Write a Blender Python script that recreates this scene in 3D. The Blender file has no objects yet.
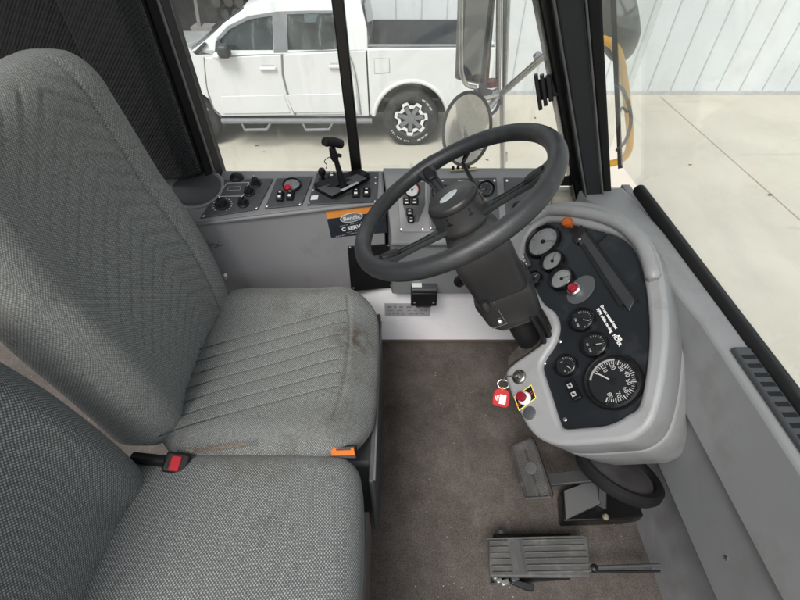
import bpy, bmesh, math, random
from mathutils import Vector as V, Matrix as M
random.seed(7)
S = bpy.context.scene
COL = S.collection
R = math.radians
# ------------------------------------------------------------------ camera model
CAM = V((0, 0, 1.35)); FP = 433.0; K = math.sqrt(.5)
def ray(px, py):
    u = (px - 400) / FP; v = (300 - py) / FP
    return V((u, K * (1 + v), K * (v - 1)))
def P(px, py, x=None, y=None, z=None, pl=None):
    """measured point of the photo, placed at a known depth / height / plane"""
    d = ray(px, py)
    if pl is not None:
        o, n = pl; t = (o - CAM).dot(n) / d.dot(n)
    elif x is not None: t = x / d.x
    elif y is not None: t = y / d.y
    else: t = (z - CAM.z) / d.z
    return CAM + d * t
# ------------------------------------------------------------------ materials
MATS = {}
def mat(name, col, rough=.6, metal=0, var=.12, vs=14, bump=0, bs=300, spec=.5, dirt=None, ds=6, damt=.5, coat=0):
    if name in MATS: return MATS[name]
    m = bpy.data.materials.new(name); m.use_nodes = True; MATS[name] = m
    nt = m.node_tree; b = nt.nodes['Principled BSDF']; L = nt.links.new
    b.inputs['Roughness'].default_value = rough; b.inputs['Metallic'].default_value = metal
    b.inputs['Specular IOR Level'].default_value = spec
    b.inputs['Coat Weight'].default_value = coat
    tc = nt.nodes.new('ShaderNodeTexCoord')
    n = nt.nodes.new('ShaderNodeTexNoise'); n.inputs['Scale'].default_value = vs; n.inputs['Detail'].default_value = 6
    L(tc.outputs['Object'], n.inputs['Vector'])
    r = nt.nodes.new('ShaderNodeValToRGB')
    r.color_ramp.elements[0].position = .3; r.color_ramp.elements[1].position = .7
    r.color_ramp.elements[0].color = [c * (1 - var) for c in col] + [1]
    r.color_ramp.elements[1].color = [min(1, c * (1 + var)) for c in col] + [1]
    L(n.outputs['Fac'], r.inputs['Fac']); out = r.outputs['Color']
    if dirt:
        n2 = nt.nodes.new('ShaderNodeTexNoise'); n2.inputs['Scale'].default_value = ds; n2.inputs['Detail'].default_value = 8
        n2.inputs['Roughness'].default_value = .7
        L(tc.outputs['Object'], n2.inputs['Vector'])
        r2 = nt.nodes.new('ShaderNodeValToRGB'); r2.color_ramp.elements[0].position = .52; r2.color_ramp.elements[1].position = .75
        r2.color_ramp.elements[1].color = (damt, damt, damt, 1)
        L(n2.outputs['Fac'], r2.inputs['Fac'])
        mx = nt.nodes.new('ShaderNodeMixRGB'); mx.inputs[2].default_value = list(dirt) + [1]
        L(r2.outputs['Color'], mx.inputs[0]); L(out, mx.inputs[1]); out = mx.outputs[0]
    L(out, b.inputs['Base Color'])
    mr = nt.nodes.new('ShaderNodeMapRange'); mr.inputs['To Min'].default_value = max(0, rough - .07); mr.inputs['To Max'].default_value = min(1, rough + .07)
    L(n.outputs['Fac'], mr.inputs['Value']); L(mr.outputs['Result'], b.inputs['Roughness'])
    if bump:
        n3 = nt.nodes.new('ShaderNodeTexNoise'); n3.inputs['Scale'].default_value = bs; n3.inputs['Detail'].default_value = 3
        L(tc.outputs['Object'], n3.inputs['Vector'])
        bp = nt.nodes.new('ShaderNodeBump'); bp.inputs['Strength'].default_value = bump; bp.inputs['Distance'].default_value = .002
        L(n3.outputs['Fac'], bp.inputs['Height']); L(bp.outputs['Normal'], b.inputs['Normal'])
    return m
def fabric(name, light, dark, stain, period=.0052, stain_scale=5, stain_lo=.60, blobs=()):
    m = bpy.data.materials.new(name); m.use_nodes = True; nt = m.node_tree; L = nt.links.new
    b = nt.nodes['Principled BSDF']; b.inputs['Roughness'].default_value = .95; b.inputs['Specular IOR Level'].default_value = .15
    b.inputs['Sheen Weight'].default_value = .15
    tc = nt.nodes.new('ShaderNodeTexCoord'); waves = []
    for rot in ((0, 0, .62), (0, 0, -.80)):
        mp = nt.nodes.new('ShaderNodeMapping'); mp.inputs['Rotation'].default_value = rot
        w = nt.nodes.new('ShaderNodeTexWave'); w.inputs['Scale'].default_value = .314 / period
        w.inputs['Distortion'].default_value = 1.3; w.inputs['Detail'].default_value = 1; w.inputs['Detail Scale'].default_value = .5
        L(tc.outputs['UV'], mp.inputs['Vector']); L(mp.outputs['Vector'], w.inputs['Vector']); waves.append(w)
    mul = nt.nodes.new('ShaderNodeMath'); mul.operation = 'MULTIPLY'
    L(waves[0].outputs['Fac'], mul.inputs[0]); L(waves[1].outputs['Fac'], mul.inputs[1])
    r = nt.nodes.new('ShaderNodeValToRGB'); r.color_ramp.elements[0].position = .05; r.color_ramp.elements[1].position = .6
    r.color_ramp.elements[0].color = list(dark) + [1]; r.color_ramp.elements[1].color = list(light) + [1]
    L(mul.outputs[0], r.inputs['Fac'])
    n = nt.nodes.new('ShaderNodeTexNoise'); n.inputs['Scale'].default_value = stain_scale; n.inputs['Detail'].default_value = 7
    n.inputs['Roughness'].default_value = .65
    L(tc.outputs['Object'], n.inputs['Vector'])
    r2 = nt.nodes.new('ShaderNodeValToRGB'); r2.color_ramp.elements[0].position = stain_lo; r2.color_ramp.elements[1].position = stain_lo + .16
    r2.color_ramp.elements[1].color = (.7, .7, .7, 1)
    L(n.outputs['Fac'], r2.inputs['Fac'])
    mx = nt.nodes.new('ShaderNodeMixRGB'); mx.blend_type = 'MULTIPLY'; mx.inputs[2].default_value = list(stain) + [1]
    L(r2.outputs['Color'], mx.inputs[0]); L(r.outputs['Color'], mx.inputs[1])
    n4 = nt.nodes.new('ShaderNodeTexNoise'); n4.inputs['Scale'].default_value = 240; n4.inputs['Detail'].default_value = 2
    L(tc.outputs['Object'], n4.inputs['Vector'])
    r4 = nt.nodes.new('ShaderNodeMapRange'); r4.inputs['From Min'].default_value = .3; r4.inputs['From Max'].default_value = .7
    r4.inputs['To Min'].default_value = .72; r4.inputs['To Max'].default_value = 1.25
    L(n4.outputs['Fac'], r4.inputs['Value'])
    mx2 = nt.nodes.new('ShaderNodeMixRGB'); mx2.blend_type = 'MULTIPLY'; mx2.inputs[0].default_value = 1
    L(mx.outputs[0], mx2.inputs[1]); L(r4.outputs['Result'], mx2.inputs[2])
    colr = mx2.outputs[0]
    for (px, py, z), rad, amt in blobs:
        c = P(px, py, z=z) - V((-.309, .695, .345))
        d = nt.nodes.new('ShaderNodeVectorMath'); d.operation = 'DISTANCE'; d.inputs[1].default_value = c
        L(tc.outputs['Object'], d.inputs[0])
        nb = nt.nodes.new('ShaderNodeTexNoise'); nb.inputs['Scale'].default_value = 45; nb.inputs['Detail'].default_value = 6; L(tc.outputs['Object'], nb.inputs['Vector'])
        mr_ = nt.nodes.new('ShaderNodeMapRange'); mr_.inputs['From Min'].default_value = rad; mr_.inputs['From Max'].default_value = rad * .1; mr_.inputs['To Max'].default_value = amt
        L(d.outputs['Value'], mr_.inputs['Value'])
        mm = nt.nodes.new('ShaderNodeMath'); mm.operation = 'MULTIPLY'; L(mr_.outputs['Result'], mm.inputs[0])
        rr = nt.nodes.new('ShaderNodeMapRange'); rr.inputs['From Min'].default_value = .35; rr.inputs['From Max'].default_value = .6; L(nb.outputs['Fac'], rr.inputs['Value']); L(rr.outputs['Result'], mm.inputs[1])
        xm = nt.nodes.new('ShaderNodeMixRGB'); xm.inputs[2].default_value = (.055, .042, .030, 1); L(mm.outputs[0], xm.inputs[0]); L(colr, xm.inputs[1]); colr = xm.outputs[0]
    L(colr, b.inputs['Base Color'])
    bp = nt.nodes.new('ShaderNodeBump'); bp.inputs['Strength'].default_value = .5; bp.inputs['Distance'].default_value = .001
    L(mul.outputs[0], bp.inputs['Height']); L(bp.outputs['Normal'], b.inputs['Normal'])
    MATS[name] = m; return m
def glassmat(name, tint=(.95, .97, .96), dust=.05, dustcol=(.8, .8, .78), ior_mix=.9):
    m = bpy.data.materials.new(name); m.use_nodes = True; nt = m.node_tree; L = nt.links.new
    nt.nodes.remove(nt.nodes['Principled BSDF']); out = nt.nodes['Material Output']
    tr = nt.nodes.new('ShaderNodeBsdfTransparent'); tr.inputs[0].default_value = list(tint) + [1]
    gl = nt.nodes.new('ShaderNodeBsdfGlossy'); gl.inputs['Roughness'].default_value = .02
    lw = nt.nodes.new('ShaderNodeLayerWeight'); pw = nt.nodes.new('ShaderNodeMath'); pw.operation = 'POWER'; pw.inputs[1].default_value = 5
    L(lw.outputs['Facing'], pw.inputs[0])
    fr = nt.nodes.new('ShaderNodeMath'); fr.operation = 'MULTIPLY_ADD'; fr.inputs[1].default_value = .7; fr.inputs[2].default_value = .03
    L(pw.outputs[0], fr.inputs[0])
    m1 = nt.nodes.new('ShaderNodeMixShader'); L(fr.outputs[0], m1.inputs[0]); L(tr.outputs[0], m1.inputs[1]); L(gl.outputs[0], m1.inputs[2])
    df = nt.nodes.new('ShaderNodeBsdfDiffuse'); df.inputs[0].default_value = list(dustcol) + [1]
    tl = nt.nodes.new('ShaderNodeBsdfTranslucent'); tl.inputs[0].default_value = list(dustcol) + [1]
    ad = nt.nodes.new('ShaderNodeMixShader'); L(df.outputs[0], ad.inputs[1]); L(tl.outputs[0], ad.inputs[2])
    tc = nt.nodes.new('ShaderNodeTexCoord'); n = nt.nodes.new('ShaderNodeTexNoise'); n.inputs['Scale'].default_value = 5; n.inputs['Detail'].default_value = 6
    L(tc.outputs['Object'], n.inputs['Vector'])
    mr = nt.nodes.new('ShaderNodeMapRange'); mr.inputs['From Min'].default_value = .3; mr.inputs['From Max'].default_value = .75
    mr.inputs['To Min'].default_value = dust * .4; mr.inputs['To Max'].default_value = dust * 1.8
    L(n.outputs['Fac'], mr.inputs['Value'])
    mp = nt.nodes.new('ShaderNodeMapping'); mp.inputs['Scale'].default_value = (5, 1, 1.3); mp.inputs['Rotation'].default_value = (0, .35, 0)
    L(tc.outputs['Object'], mp.inputs['Vector']); n2 = nt.nodes.new('ShaderNodeTexNoise'); n2.inputs['Scale'].default_value = 3.2; n2.inputs['Detail'].default_value = 7
    L(mp.outputs['Vector'], n2.inputs['Vector'])
    ms = nt.nodes.new('ShaderNodeMapRange'); ms.inputs['From Min'].default_value = .56; ms.inputs['From Max'].default_value = .68; ms.inputs['To Max'].default_value = dust * 2.2; L(n2.outputs['Fac'], ms.inputs['Value'])
    n5 = nt.nodes.new('ShaderNodeTexVoronoi'); n5.inputs['Scale'].default_value = 55; L(tc.outputs['Object'], n5.inputs['Vector'])
    m5 = nt.nodes.new('ShaderNodeMapRange'); m5.inputs['From Min'].default_value = .10; m5.inputs['From Max'].default_value = .05; m5.inputs['To Max'].default_value = dust * 2.5; L(n5.outputs['Distance'], m5.inputs['Value'])
    a1 = nt.nodes.new('ShaderNodeMath'); L(mr.outputs['Result'], a1.inputs[0]); L(ms.outputs['Result'], a1.inputs[1])
    a2 = nt.nodes.new('ShaderNodeMath'); a2.use_clamp = True; L(a1.outputs[0], a2.inputs[0]); L(m5.outputs['Result'], a2.inputs[1])
    m2 = nt.nodes.new('ShaderNodeMixShader'); L(a2.outputs[0], m2.inputs[0]); L(m1.outputs[0], m2.inputs[1]); L(ad.outputs[0], m2.inputs[2])
    L(m2.outputs[0], out.inputs['Surface']); MATS[name] = m; return m

m_grey = mat('moulded grey plastic', (.20, .205, .21), .5, spec=.35, var=.05, vs=5, bump=.10, bs=900, dirt=(.13, .115, .1), ds=4, damt=.35)
m_face = mat('worn grey plastic', (.245, .242, .25), .5, spec=.35, var=.07, vs=4, bump=.10, bs=700, dirt=(.11, .095, .085), ds=5, damt=.6)
m_lgrey = mat('pale grey plastic', (.245, .248, .253), .42, spec=.4, var=.05, vs=6, bump=.10, bs=900, dirt=(.15, .135, .12), ds=7, damt=.55)
m_panel = mat('charcoal panel', (.060, .064, .068), .42, spec=.35, var=.08, vs=10, bump=.12, bs=1200, dirt=(.14, .13, .12), ds=9, damt=.3)
m_inst = mat('black instrument panel', (.0125, .0145, .017), .30, spec=.32, var=.12, vs=8, bump=.07, bs=1200, dirt=(.08, .08, .08), ds=8, damt=.35)
m_black = mat('black plastic', (.009, .009, .0095), .45, spec=.3, var=.2, vs=20, bump=.1, bs=800)
m_blackg = mat('glossy black plastic', (.007, .007, .0075), .25, spec=.35, var=.2, vs=20)
m_rim = mat('grained rim vinyl', (.023, .0243, .026), .40, spec=.45, var=.18, vs=12, bump=.30, bs=520, dirt=(.075, .073, .07), ds=14, damt=.5)
m_col = mat('dark column plastic', (.026, .0255, .0258), .33, spec=.42, var=.12, vs=9, bump=.18, bs=900, dirt=(.09, .075, .065), ds=8, damt=.45)
m_rubber = mat('black rubber', (.008, .008, .0085), .7, spec=.25, var=.2, vs=30, bump=.2, bs=400)
m_pillar = mat('dark pillar vinyl', (.018, .019, .021), .5, spec=.3, var=.1, vs=10, bump=.2, bs=900)
m_white = mat('white paint panel', (.84, .83, .85), .5, var=.03, vs=5, dirt=(.45, .42, .40), ds=4, damt=.4)
m_chrome = mat('chrome', (.64, .63, .61), .25, .75, var=.1, vs=20)
m_steel = mat('bright screw steel', (.7, .7, .7), .3, 1)
m_mirror = mat('mirror glass', (.17, .18, .19), .04, 1, var=.02)
m_lens = mat('gauge glass reflection tone', (.19, .20, .20), .12, var=.22, vs=18, dirt=(.16, .165, .165), ds=30, damt=.35)  # pale colour stands for the reflection on the gauge glass
m_dial = mat('black dial', (.013, .014, .016), .3)
m_mark = mat('white marking', (.72, .72, .70), .6, var=.03)
m_red = mat('red plastic', (.42, .012, .02), .35, spec=.3)
m_dkred = mat('dark red plastic', (.22, .010, .022), .25)
m_orange = mat('orange plastic', (.50, .125, .012), .55, spec=.2)
m_yel = mat('yellow edge', (.75, .68, .10), .5)
m_amber = mat('amber lens', (.38, .085, .012), .2)
m_navy = mat('navy sticker', (.02, .026, .036), .35)
m_oval = mat('slate logo oval', (.16, .19, .22), .4)
m_seatbase = mat('seat base plastic', (.065, .067, .07), .5, var=.1, bump=.15, bs=700, dirt=(.14, .11, .09), ds=7, damt=.5)
m_seat = fabric('grey woven seat fabric', (.255, .266, .257), (.090, .094, .091), (.50, .43, .34), period=.0040, stain_lo=.57, blobs=[((355, 337, .462), .085, .95), ((352, 372, .45), .05, .35), ((325, 425, .45), .06, .4), ((300, 440, .44), .05, .4), ((338, 300, .46), .05, .3)])
m_seat2 = fabric('clean grey woven fabric', (.262, .275, .270), (.075, .079, .078), (.62, .56, .48), period=.0044, stain_lo=.56)
m_back = fabric('grey woven backrest fabric', (.275, .285, .27), (.14, .144, .138), (.6, .55, .46), period=.0042)
m_stain = mat('brown scuff', (.15, .12, .09), .9, var=.5, vs=90)
m_tape = mat('grey data plate', (.36, .36, .37), .4)
m_ink = mat('grey ink', (.19, .19, .195), .6)
m_pedal = mat('pedal rubber', (.068, .068, .067), .6, spec=.3, var=.15, vs=25, bump=.2, bs=500, dirt=(.19, .175, .16), ds=22, damt=.5)
m_pedald = mat('worn pedal rubber', (.034, .032, .031), .7, spec=.25, var=.2, vs=25, bump=.3, bs=500, dirt=(.2, .17, .15), ds=26, damt=.55)
m_mirrorlink = m_chrome
# floor: dark ribbed mat with dust, crumbs and wear
def floor_mat():
    m = bpy.data.materials.new('worn floor mat'); m.use_nodes = True; nt = m.node_tree; L = nt.links.new
    b = nt.nodes['Principled BSDF']; b.inputs['Roughness'].default_value = .85; b.inputs['Specular IOR Level'].default_value = .25
    tc = nt.nodes.new('ShaderNodeTexCoord')
    def noise(s, d=6, r=.6, mapping=None):
        n = nt.nodes.new('ShaderNodeTexNoise'); n.inputs['Scale'].default_value = s; n.inputs['Detail'].default_value = d; n.inputs['Roughness'].default_value = r
        if mapping:
            mp = nt.nodes.new('ShaderNodeMapping'); mp.inputs['Scale'].default_value = mapping
            L(tc.outputs['Object'], mp.inputs['Vector']); L(mp.outputs['Vector'], n.inputs['Vector'])
        else: L(tc.outputs['Object'], n.inputs['Vector'])
        return n
    def ramp(src, p0, p1, c0, c1):
        r = nt.nodes.new('ShaderNodeValToRGB'); r.color_ramp.elements[0].position = p0; r.color_ramp.elements[1].position = p1
        r.color_ramp.elements[0].color = list(c0) + [1]; r.color_ramp.elements[1].color = list(c1) + [1]; L(src, r.inputs['Fac']); return r.outputs['Color']
    def mix(f, a, bcol, mode='MIX'):
        x = nt.nodes.new('ShaderNodeMixRGB'); x.blend_type = mode
        if hasattr(f, 'node'): L(f, x.inputs[0])
        else: x.inputs[0].default_value = f
        L(a, x.inputs[1])
        if hasattr(bcol, 'node'): L(bcol, x.inputs[2])
        else: x.inputs[2].default_value = list(bcol) + [1]
        return x.outputs[0]
    base = ramp(noise(8, 9, .72).outputs['Fac'], .32, .70, (.048, .0415, .037), (.102, .090, .081))
    fine = noise(330, 2)
    base = mix(1, base, ramp(fine.outputs['Fac'], .38, .62, (.74, .74, .74), (1.32, 1.3, 1.28)), 'MULTIPLY')
    scuff = ramp(noise(28, 5, .7, (1, .35, 1)).outputs['Fac'], .60, .72, (0, 0, 0), (.20, .20, .20))
    base = mix(scuff, base, (.24, .215, .19))
    vo = nt.nodes.new('ShaderNodeTexVoronoi'); vo.inputs['Scale'].default_value = 62; L(tc.outputs['Object'], vo.inputs['Vector'])
    sp = ramp(vo.outputs['Distance'], .06, .10, (1, 1, 1), (0, 0, 0))
    sp2 = mix(1, sp, ramp(noise(9).outputs['Fac'], .5, .62, (0, 0, 0), (1, 1, 1)), 'MULTIPLY')
    base = mix(sp2, base, (.40, .37, .33))
    L(base, b.inputs['Base Color'])
    bp = nt.nodes.new('ShaderNodeBump'); bp.inputs['Strength'].default_value = .35; bp.inputs['Distance'].default_value = .002
    L(fine.outputs['Fac'], bp.inputs['Height']); L(bp.outputs['Normal'], b.inputs['Normal'])
    return m
m_floor = floor_mat()
def conc_mat():
    m = mat('pale concrete', (.475, .44, .375), .9, var=.09, vs=.9, bump=.3, bs=60, dirt=(.36, .32, .25), ds=.55, damt=.55)
    nt = m.node_tree; L = nt.links.new; b = nt.nodes['Principled BSDF']; src = b.inputs['Base Color'].links[0].from_socket
    tc = nt.nodes.new('ShaderNodeTexCoord')
    def layer(src, scale, p0, p1, col, amt, kind='N', stretch=(1, 1, 1)):
        mp = nt.nodes.new('ShaderNodeMapping'); mp.inputs['Scale'].default_value = stretch; L(tc.outputs['Object'], mp.inputs['Vector'])
        if kind == 'N':
            n = nt.nodes.new('ShaderNodeTexNoise'); n.inputs['Detail'].default_value = 9; n.inputs['Roughness'].default_value = .7; o = n.outputs['Fac']
        else:
            n = nt.nodes.new('ShaderNodeTexVoronoi'); n.feature = 'DISTANCE_TO_EDGE'; o = n.outputs['Distance']
        n.inputs['Scale'].default_value = scale; L(mp.outputs['Vector'], n.inputs['Vector'])
        r = nt.nodes.new('ShaderNodeMapRange'); r.inputs['From Min'].default_value = p0; r.inputs['From Max'].default_value = p1; r.inputs['To Max'].default_value = amt; L(o, r.inputs['Value'])
        x = nt.nodes.new('ShaderNodeMixRGB'); x.inputs[2].default_value = list(col) + [1]; L(r.outputs['Result'], x.inputs[0]); L(src, x.inputs[1]); return x.outputs[0]
    src = layer(src, 60, .52, .72, (.33, .30, .25), .45)
    src = layer(src, 2.2, .60, .72, (.25, .225, .19), .35, stretch=(.35, 1.6, 1))
    src = layer(src, 9, .62, .74, (.30, .27, .22), .3)
    L(src, b.inputs['Base Color']); return m
m_conc = conc_mat()
m_wallmetal = mat('white metal cladding', (.58, .60, .61), .45, var=.04, vs=1.2, dirt=(.42, .41, .38), ds=1.3, damt=.45)
m_seam = mat('dark seam', (.2, .2, .205), .7)
m_gseam = mat('cladding groove', (.42, .44, .45), .6)
m_truck = mat('white truck paint', (.62, .625, .625), .22, var=.01, vs=2, coat=.4)
m_tglass = mat('truck window glass', (.075, .09, .095), .06, var=.6, vs=3.5)  # uneven tone stands for pale reflections in the glass
m_tdark = mat('truck black trim', (.035, .036, .04), .5)
m_tgrey = mat('truck grey trim', (.16, .165, .175), .5)
m_liner = mat('bed liner', (.04, .045, .052), .5, var=.3, vs=6)
m_tyre = mat('tyre rubber', (.028, .028, .028), .85, var=.15, vs=8, dirt=(.12, .11, .1), ds=5, damt=.5)
m_alloy = mat('machined alloy', (.75, .75, .75), .35, .3)
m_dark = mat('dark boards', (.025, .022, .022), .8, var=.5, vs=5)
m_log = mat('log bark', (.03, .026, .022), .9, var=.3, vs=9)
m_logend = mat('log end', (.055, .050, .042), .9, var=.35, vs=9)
m_sch = mat('bus yellow paint', (.78, .40, .03), .4, var=.12, vs=7, dirt=(.35, .22, .06), ds=9, damt=.4)
m_busgrey = mat('bus side toned for mirror', (.66, .62, .54), .4)  # paled so the convex mirror reflects a light tone
g_win = glassmat('window glass', dust=.04)
g_ws = glassmat('windscreen glass', (.95, .975, .965), dust=.03)
# vinyl with small perforations
def perf():
    m = mat('perforated black vinyl', (.013, .0135, .0145), .6, spec=.25, var=.15, vs=10)
    nt = m.node_tree; L = nt.links.new; b = nt.nodes['Principled BSDF']
    tc = nt.nodes.new('ShaderNodeTexCoord'); mp = nt.nodes.new('ShaderNodeMapping'); mp.inputs['Rotation'].default_value = (.3, .785, .2)
    c = nt.nodes.new('ShaderNodeTexVoronoi'); c.inputs['Scale'].default_value = 170; c.inputs['Randomness'].default_value = 0
    L(tc.outputs['Object'], mp.inputs['Vector']); L(mp.outputs['Vector'], c.inputs['Vector'])
    bp = nt.nodes.new('ShaderNodeBump'); bp.inputs['Strength'].default_value = .9; bp.inputs['Distance'].default_value = .003
    L(c.outputs['Distance'], bp.inputs['Height']); L(bp.outputs['Normal'], b.inputs['Normal']); return m
m_perf = perf()
# ------------------------------------------------------------------ object helpers
WLOC = {}
def tag(o, label=None, cat=None, group=None, kind=None):
    if label: o['label'] = label
    if cat: o['category'] = cat
    if group: o['group'] = group
    if kind: o['kind'] = kind
    return o
def thing(name, loc, label, cat, group=None, kind=None):
    o = bpy.data.objects.new(name, None); COL.objects.link(o); o.location = loc; o.empty_display_size = .05
    WLOC[o] = V(loc); return tag(o, label, cat, group, kind)
def obj(name, bm, m, parent=None, bevel=0, seg=2, smooth=True, sub=0, angle=40):
    """world-space bmesh / mesh -> one object whose origin sits at its own base"""
    if isinstance(bm, bmesh.types.BMesh):
        me = bpy.data.meshes.new(name); bm.normal_update(); bm.to_mesh(me); bm.free()
    else: me = bm; me.name = name
    vs = [v.co for v in me.vertices]
    lo = V([min(v[i] for v in vs) for i in range(3)]); hi = V([max(v[i] for v in vs) for i in range(3)])
    base = V(((lo.x + hi.x) / 2, (lo.y + hi.y) / 2, lo.z))
    me.transform(M.Translation(-base))
    o = bpy.data.objects.new(name, me); COL.objects.link(o)
    WLOC[o] = base
    if parent: o.parent = parent; o.location = base - WLOC[parent]
    else: o.location = base
    me.materials.clear(); me.materials.append(m)
    if bevel:
        b = o.modifiers.new('bevel', 'BEVEL'); b.width = bevel; b.segments = seg; b.limit_method = 'ANGLE'; b.angle_limit = R(35)
    if sub:
        s = o.modifiers.new('sub', 'SUBSURF'); s.levels = sub; s.render_levels = sub
    if smooth:
        for p in me.polygons: p.use_smooth = True
        if angle and not sub:
            try: me.set_sharp_from_angle(angle=R(angle))
            except Exception: pass
    return o
def frame(o, n, up):
    n = n.normalized(); y = (up - n * up.dot(n)).normalized(); x = y.cross(n)
    m = M.Identity(4)
    for i in range(3): m[i][0], m[i][1], m[i][2], m[i][3] = x[i], y[i], n[i], o[i]
    return m
def box_bm(bm, mtx, sx, sy, sz, centre=(0, 0, 0)):
    r = bmesh.ops.create_cube(bm, size=1)
    bmesh.ops.transform(bm, matrix=mtx @ M.Translation(centre) @ M.Diagonal((sx, sy, sz, 1)), verts=r['verts'])
def box(lo, hi):
    bm = bmesh.new(); lo = V(lo); hi = V(hi); box_bm(bm, M.Translation((lo + hi) / 2), *(hi - lo)); return bm
def prism(pts, vec, bm=None):
    bm = bm or bmesh.new(); vec = V(vec)
    a = [bm.verts.new(p) for p in pts]; b = [bm.verts.new(V(p) + vec) for p in pts]; n = len(a)
    bm.faces.new(a); bm.faces.new(b[::-1])
    for i in range(n): bm.faces.new((a[i], b[i], b[(i + 1) % n], a[(i + 1) % n]))
    bmesh.ops.recalc_face_normals(bm, faces=bm.faces); return bm
def loft(rings, bm=None, cap=True, closed=True):
    bm = bm or bmesh.new(); R_ = [[bm.verts.new(p) for p in r] for r in rings]; n = len(rings[0])
    for a, b in zip(R_, R_[1:]):
        for i in range(n if closed else n - 1):
            bm.faces.new((a[i], a[(i + 1) % n], b[(i + 1) % n], b[i]))
    if cap: bm.faces.new(R_[0][::-1]); bm.faces.new(R_[-1])
    bmesh.ops.recalc_face_normals(bm, faces=bm.faces); return bm
def smooth_path(pts, n=8, closed=False):
    pts = [V(p) for p in pts]; out = []; N = len(pts)
    for i in range(N if closed else N - 1):
        g = lambda k: pts[k % N] if closed else pts[max(0, min(N - 1, k))]
        a, b, c, d = g(i - 1), g(i), g(i + 1), g(i + 2)
        for j in range(n):
            t = j / n
            out.append(.5 * ((2 * b) + (c - a) * t + (2 * a - 5 * b + 4 * c - d) * t * t + (3 * b - a - 3 * c + d) * t ** 3))
    if not closed: out.append(pts[-1])
    return out
def tube(pts, r, bm=None, n=12, closed=False):
    bm = bm or bmesh.new(); pts = [V(p) for p in pts]; N = len(pts)
    rs = r if isinstance(r, (list, tuple)) else [r] * N
    rings = []; prev = None
    for i, p in enumerate(pts):
        if closed: t = pts[(i + 1) % N] - pts[i - 1]
        else: t = pts[min(N - 1, i + 1)] - pts[max(0, i - 1)]
        t.normalize()
        if prev is None:
            prev = t.orthogonal().normalized()
        prev = (prev - t * prev.dot(t)).normalized(); q = t.cross(prev)
        rings.append([p + (prev * math.cos(a) + q * math.sin(a)) * rs[i] for a in [2 * math.pi * k / n for k in range(n)]])
    if closed: 
        # choose best twist when closing
        best = min(range(n), key=lambda s: (rings[0][s] - rings[-1][0]).length)
        vr = [[bm.verts.new(p) for p in r_] for r_ in rings]
        for a in range(N - 1):
            for k in range(n): bm.faces.new((vr[a][k], vr[a][(k + 1) % n], vr[a + 1][(k + 1) % n], vr[a + 1][k]))
        for k in range(n): bm.faces.new((vr[-1][k], vr[-1][(k + 1) % n], vr[0][(k + 1 + best) % n], vr[0][(k + best) % n]))
        bmesh.ops.recalc_face_normals(bm, faces=bm.faces); return bm
    return loft(rings, bm)
def lathe(mtx, prof, n=40, bm=None):
    """profile (r, h) turned about the local z of mtx"""
    bm = bm or bmesh.new(); rings = []
    for r, h in prof:
        if r < 1e-6: rings.append([bm.verts.new(mtx @ V((0, 0, h)))])
        else: rings.append([bm.verts.new(mtx @ V((r * math.cos(2 * math.pi * k / n), r * math.sin(2 * math.pi * k / n), h))) for k in range(n)])
    for a, b in zip(rings, rings[1:]):
        for k in range(n):
            k2 = (k + 1) % n
            if len(a) == 1 and len(b) == 1: continue
            if len(a) == 1: bm.faces.new((a[0], b[k], b[k2]))
            elif len(b) == 1: bm.faces.new((a[k], b[0], a[k2]))
            else: bm.faces.new((a[k], a[k2], b[k2], b[k]))
    bmesh.ops.recalc_face_normals(bm, faces=bm.faces); return bm
def plate(outlines, mtx, thick, bev=0):
    """2-D outlines (first outer, others holes) filled and thickened along +z of mtx"""
    cu = bpy.data.curves.new('tmp', 'CURVE'); cu.dimensions = '2D'; cu.fill_mode = 'BOTH'
    cu.extrude = max(1e-5, thick / 2 - bev); cu.bevel_depth = bev; cu.bevel_resolution = 3; cu.offset = -bev
    for o in outlines:
        s = cu.splines.new('POLY'); s.points.add(len(o) - 1); s.use_cyclic_u = True
        for p, q in zip(s.points, o): p.co = (q[0], q[1], 0, 1)
    ob = bpy.data.objects.new('tmp', cu); COL.objects.link(ob)
    bpy.context.view_layer.update()
    me = bpy.data.meshes.new_from_object(ob.evaluated_get(bpy.context.evaluated_depsgraph_get()))
    bpy.data.objects.remove(ob); bpy.data.curves.remove(cu)
    me.transform(mtx @ M.Translation((0, 0, thick / 2))); return me
def text(body, mtx, size, thick=.0004, align='CENTER', sx=1, bold=0):
    cu = bpy.data.curves.new('tmp', 'FONT'); cu.body = body; cu.size = size; cu.extrude = thick; cu.align_x = align; cu.align_y = 'CENTER'; cu.offset = bold
    cu.resolution_u = 3
    ob = bpy.data.objects.new('tmp', cu); COL.objects.link(ob); bpy.context.view_layer.update()
    me = bpy.data.meshes.new_from_object(ob.evaluated_get(bpy.context.evaluated_depsgraph_get()))
    bpy.data.objects.remove(ob); bpy.data.curves.remove(cu)
    me.transform(mtx @ M.Diagonal((sx, 1, 1, 1))); return me
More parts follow.
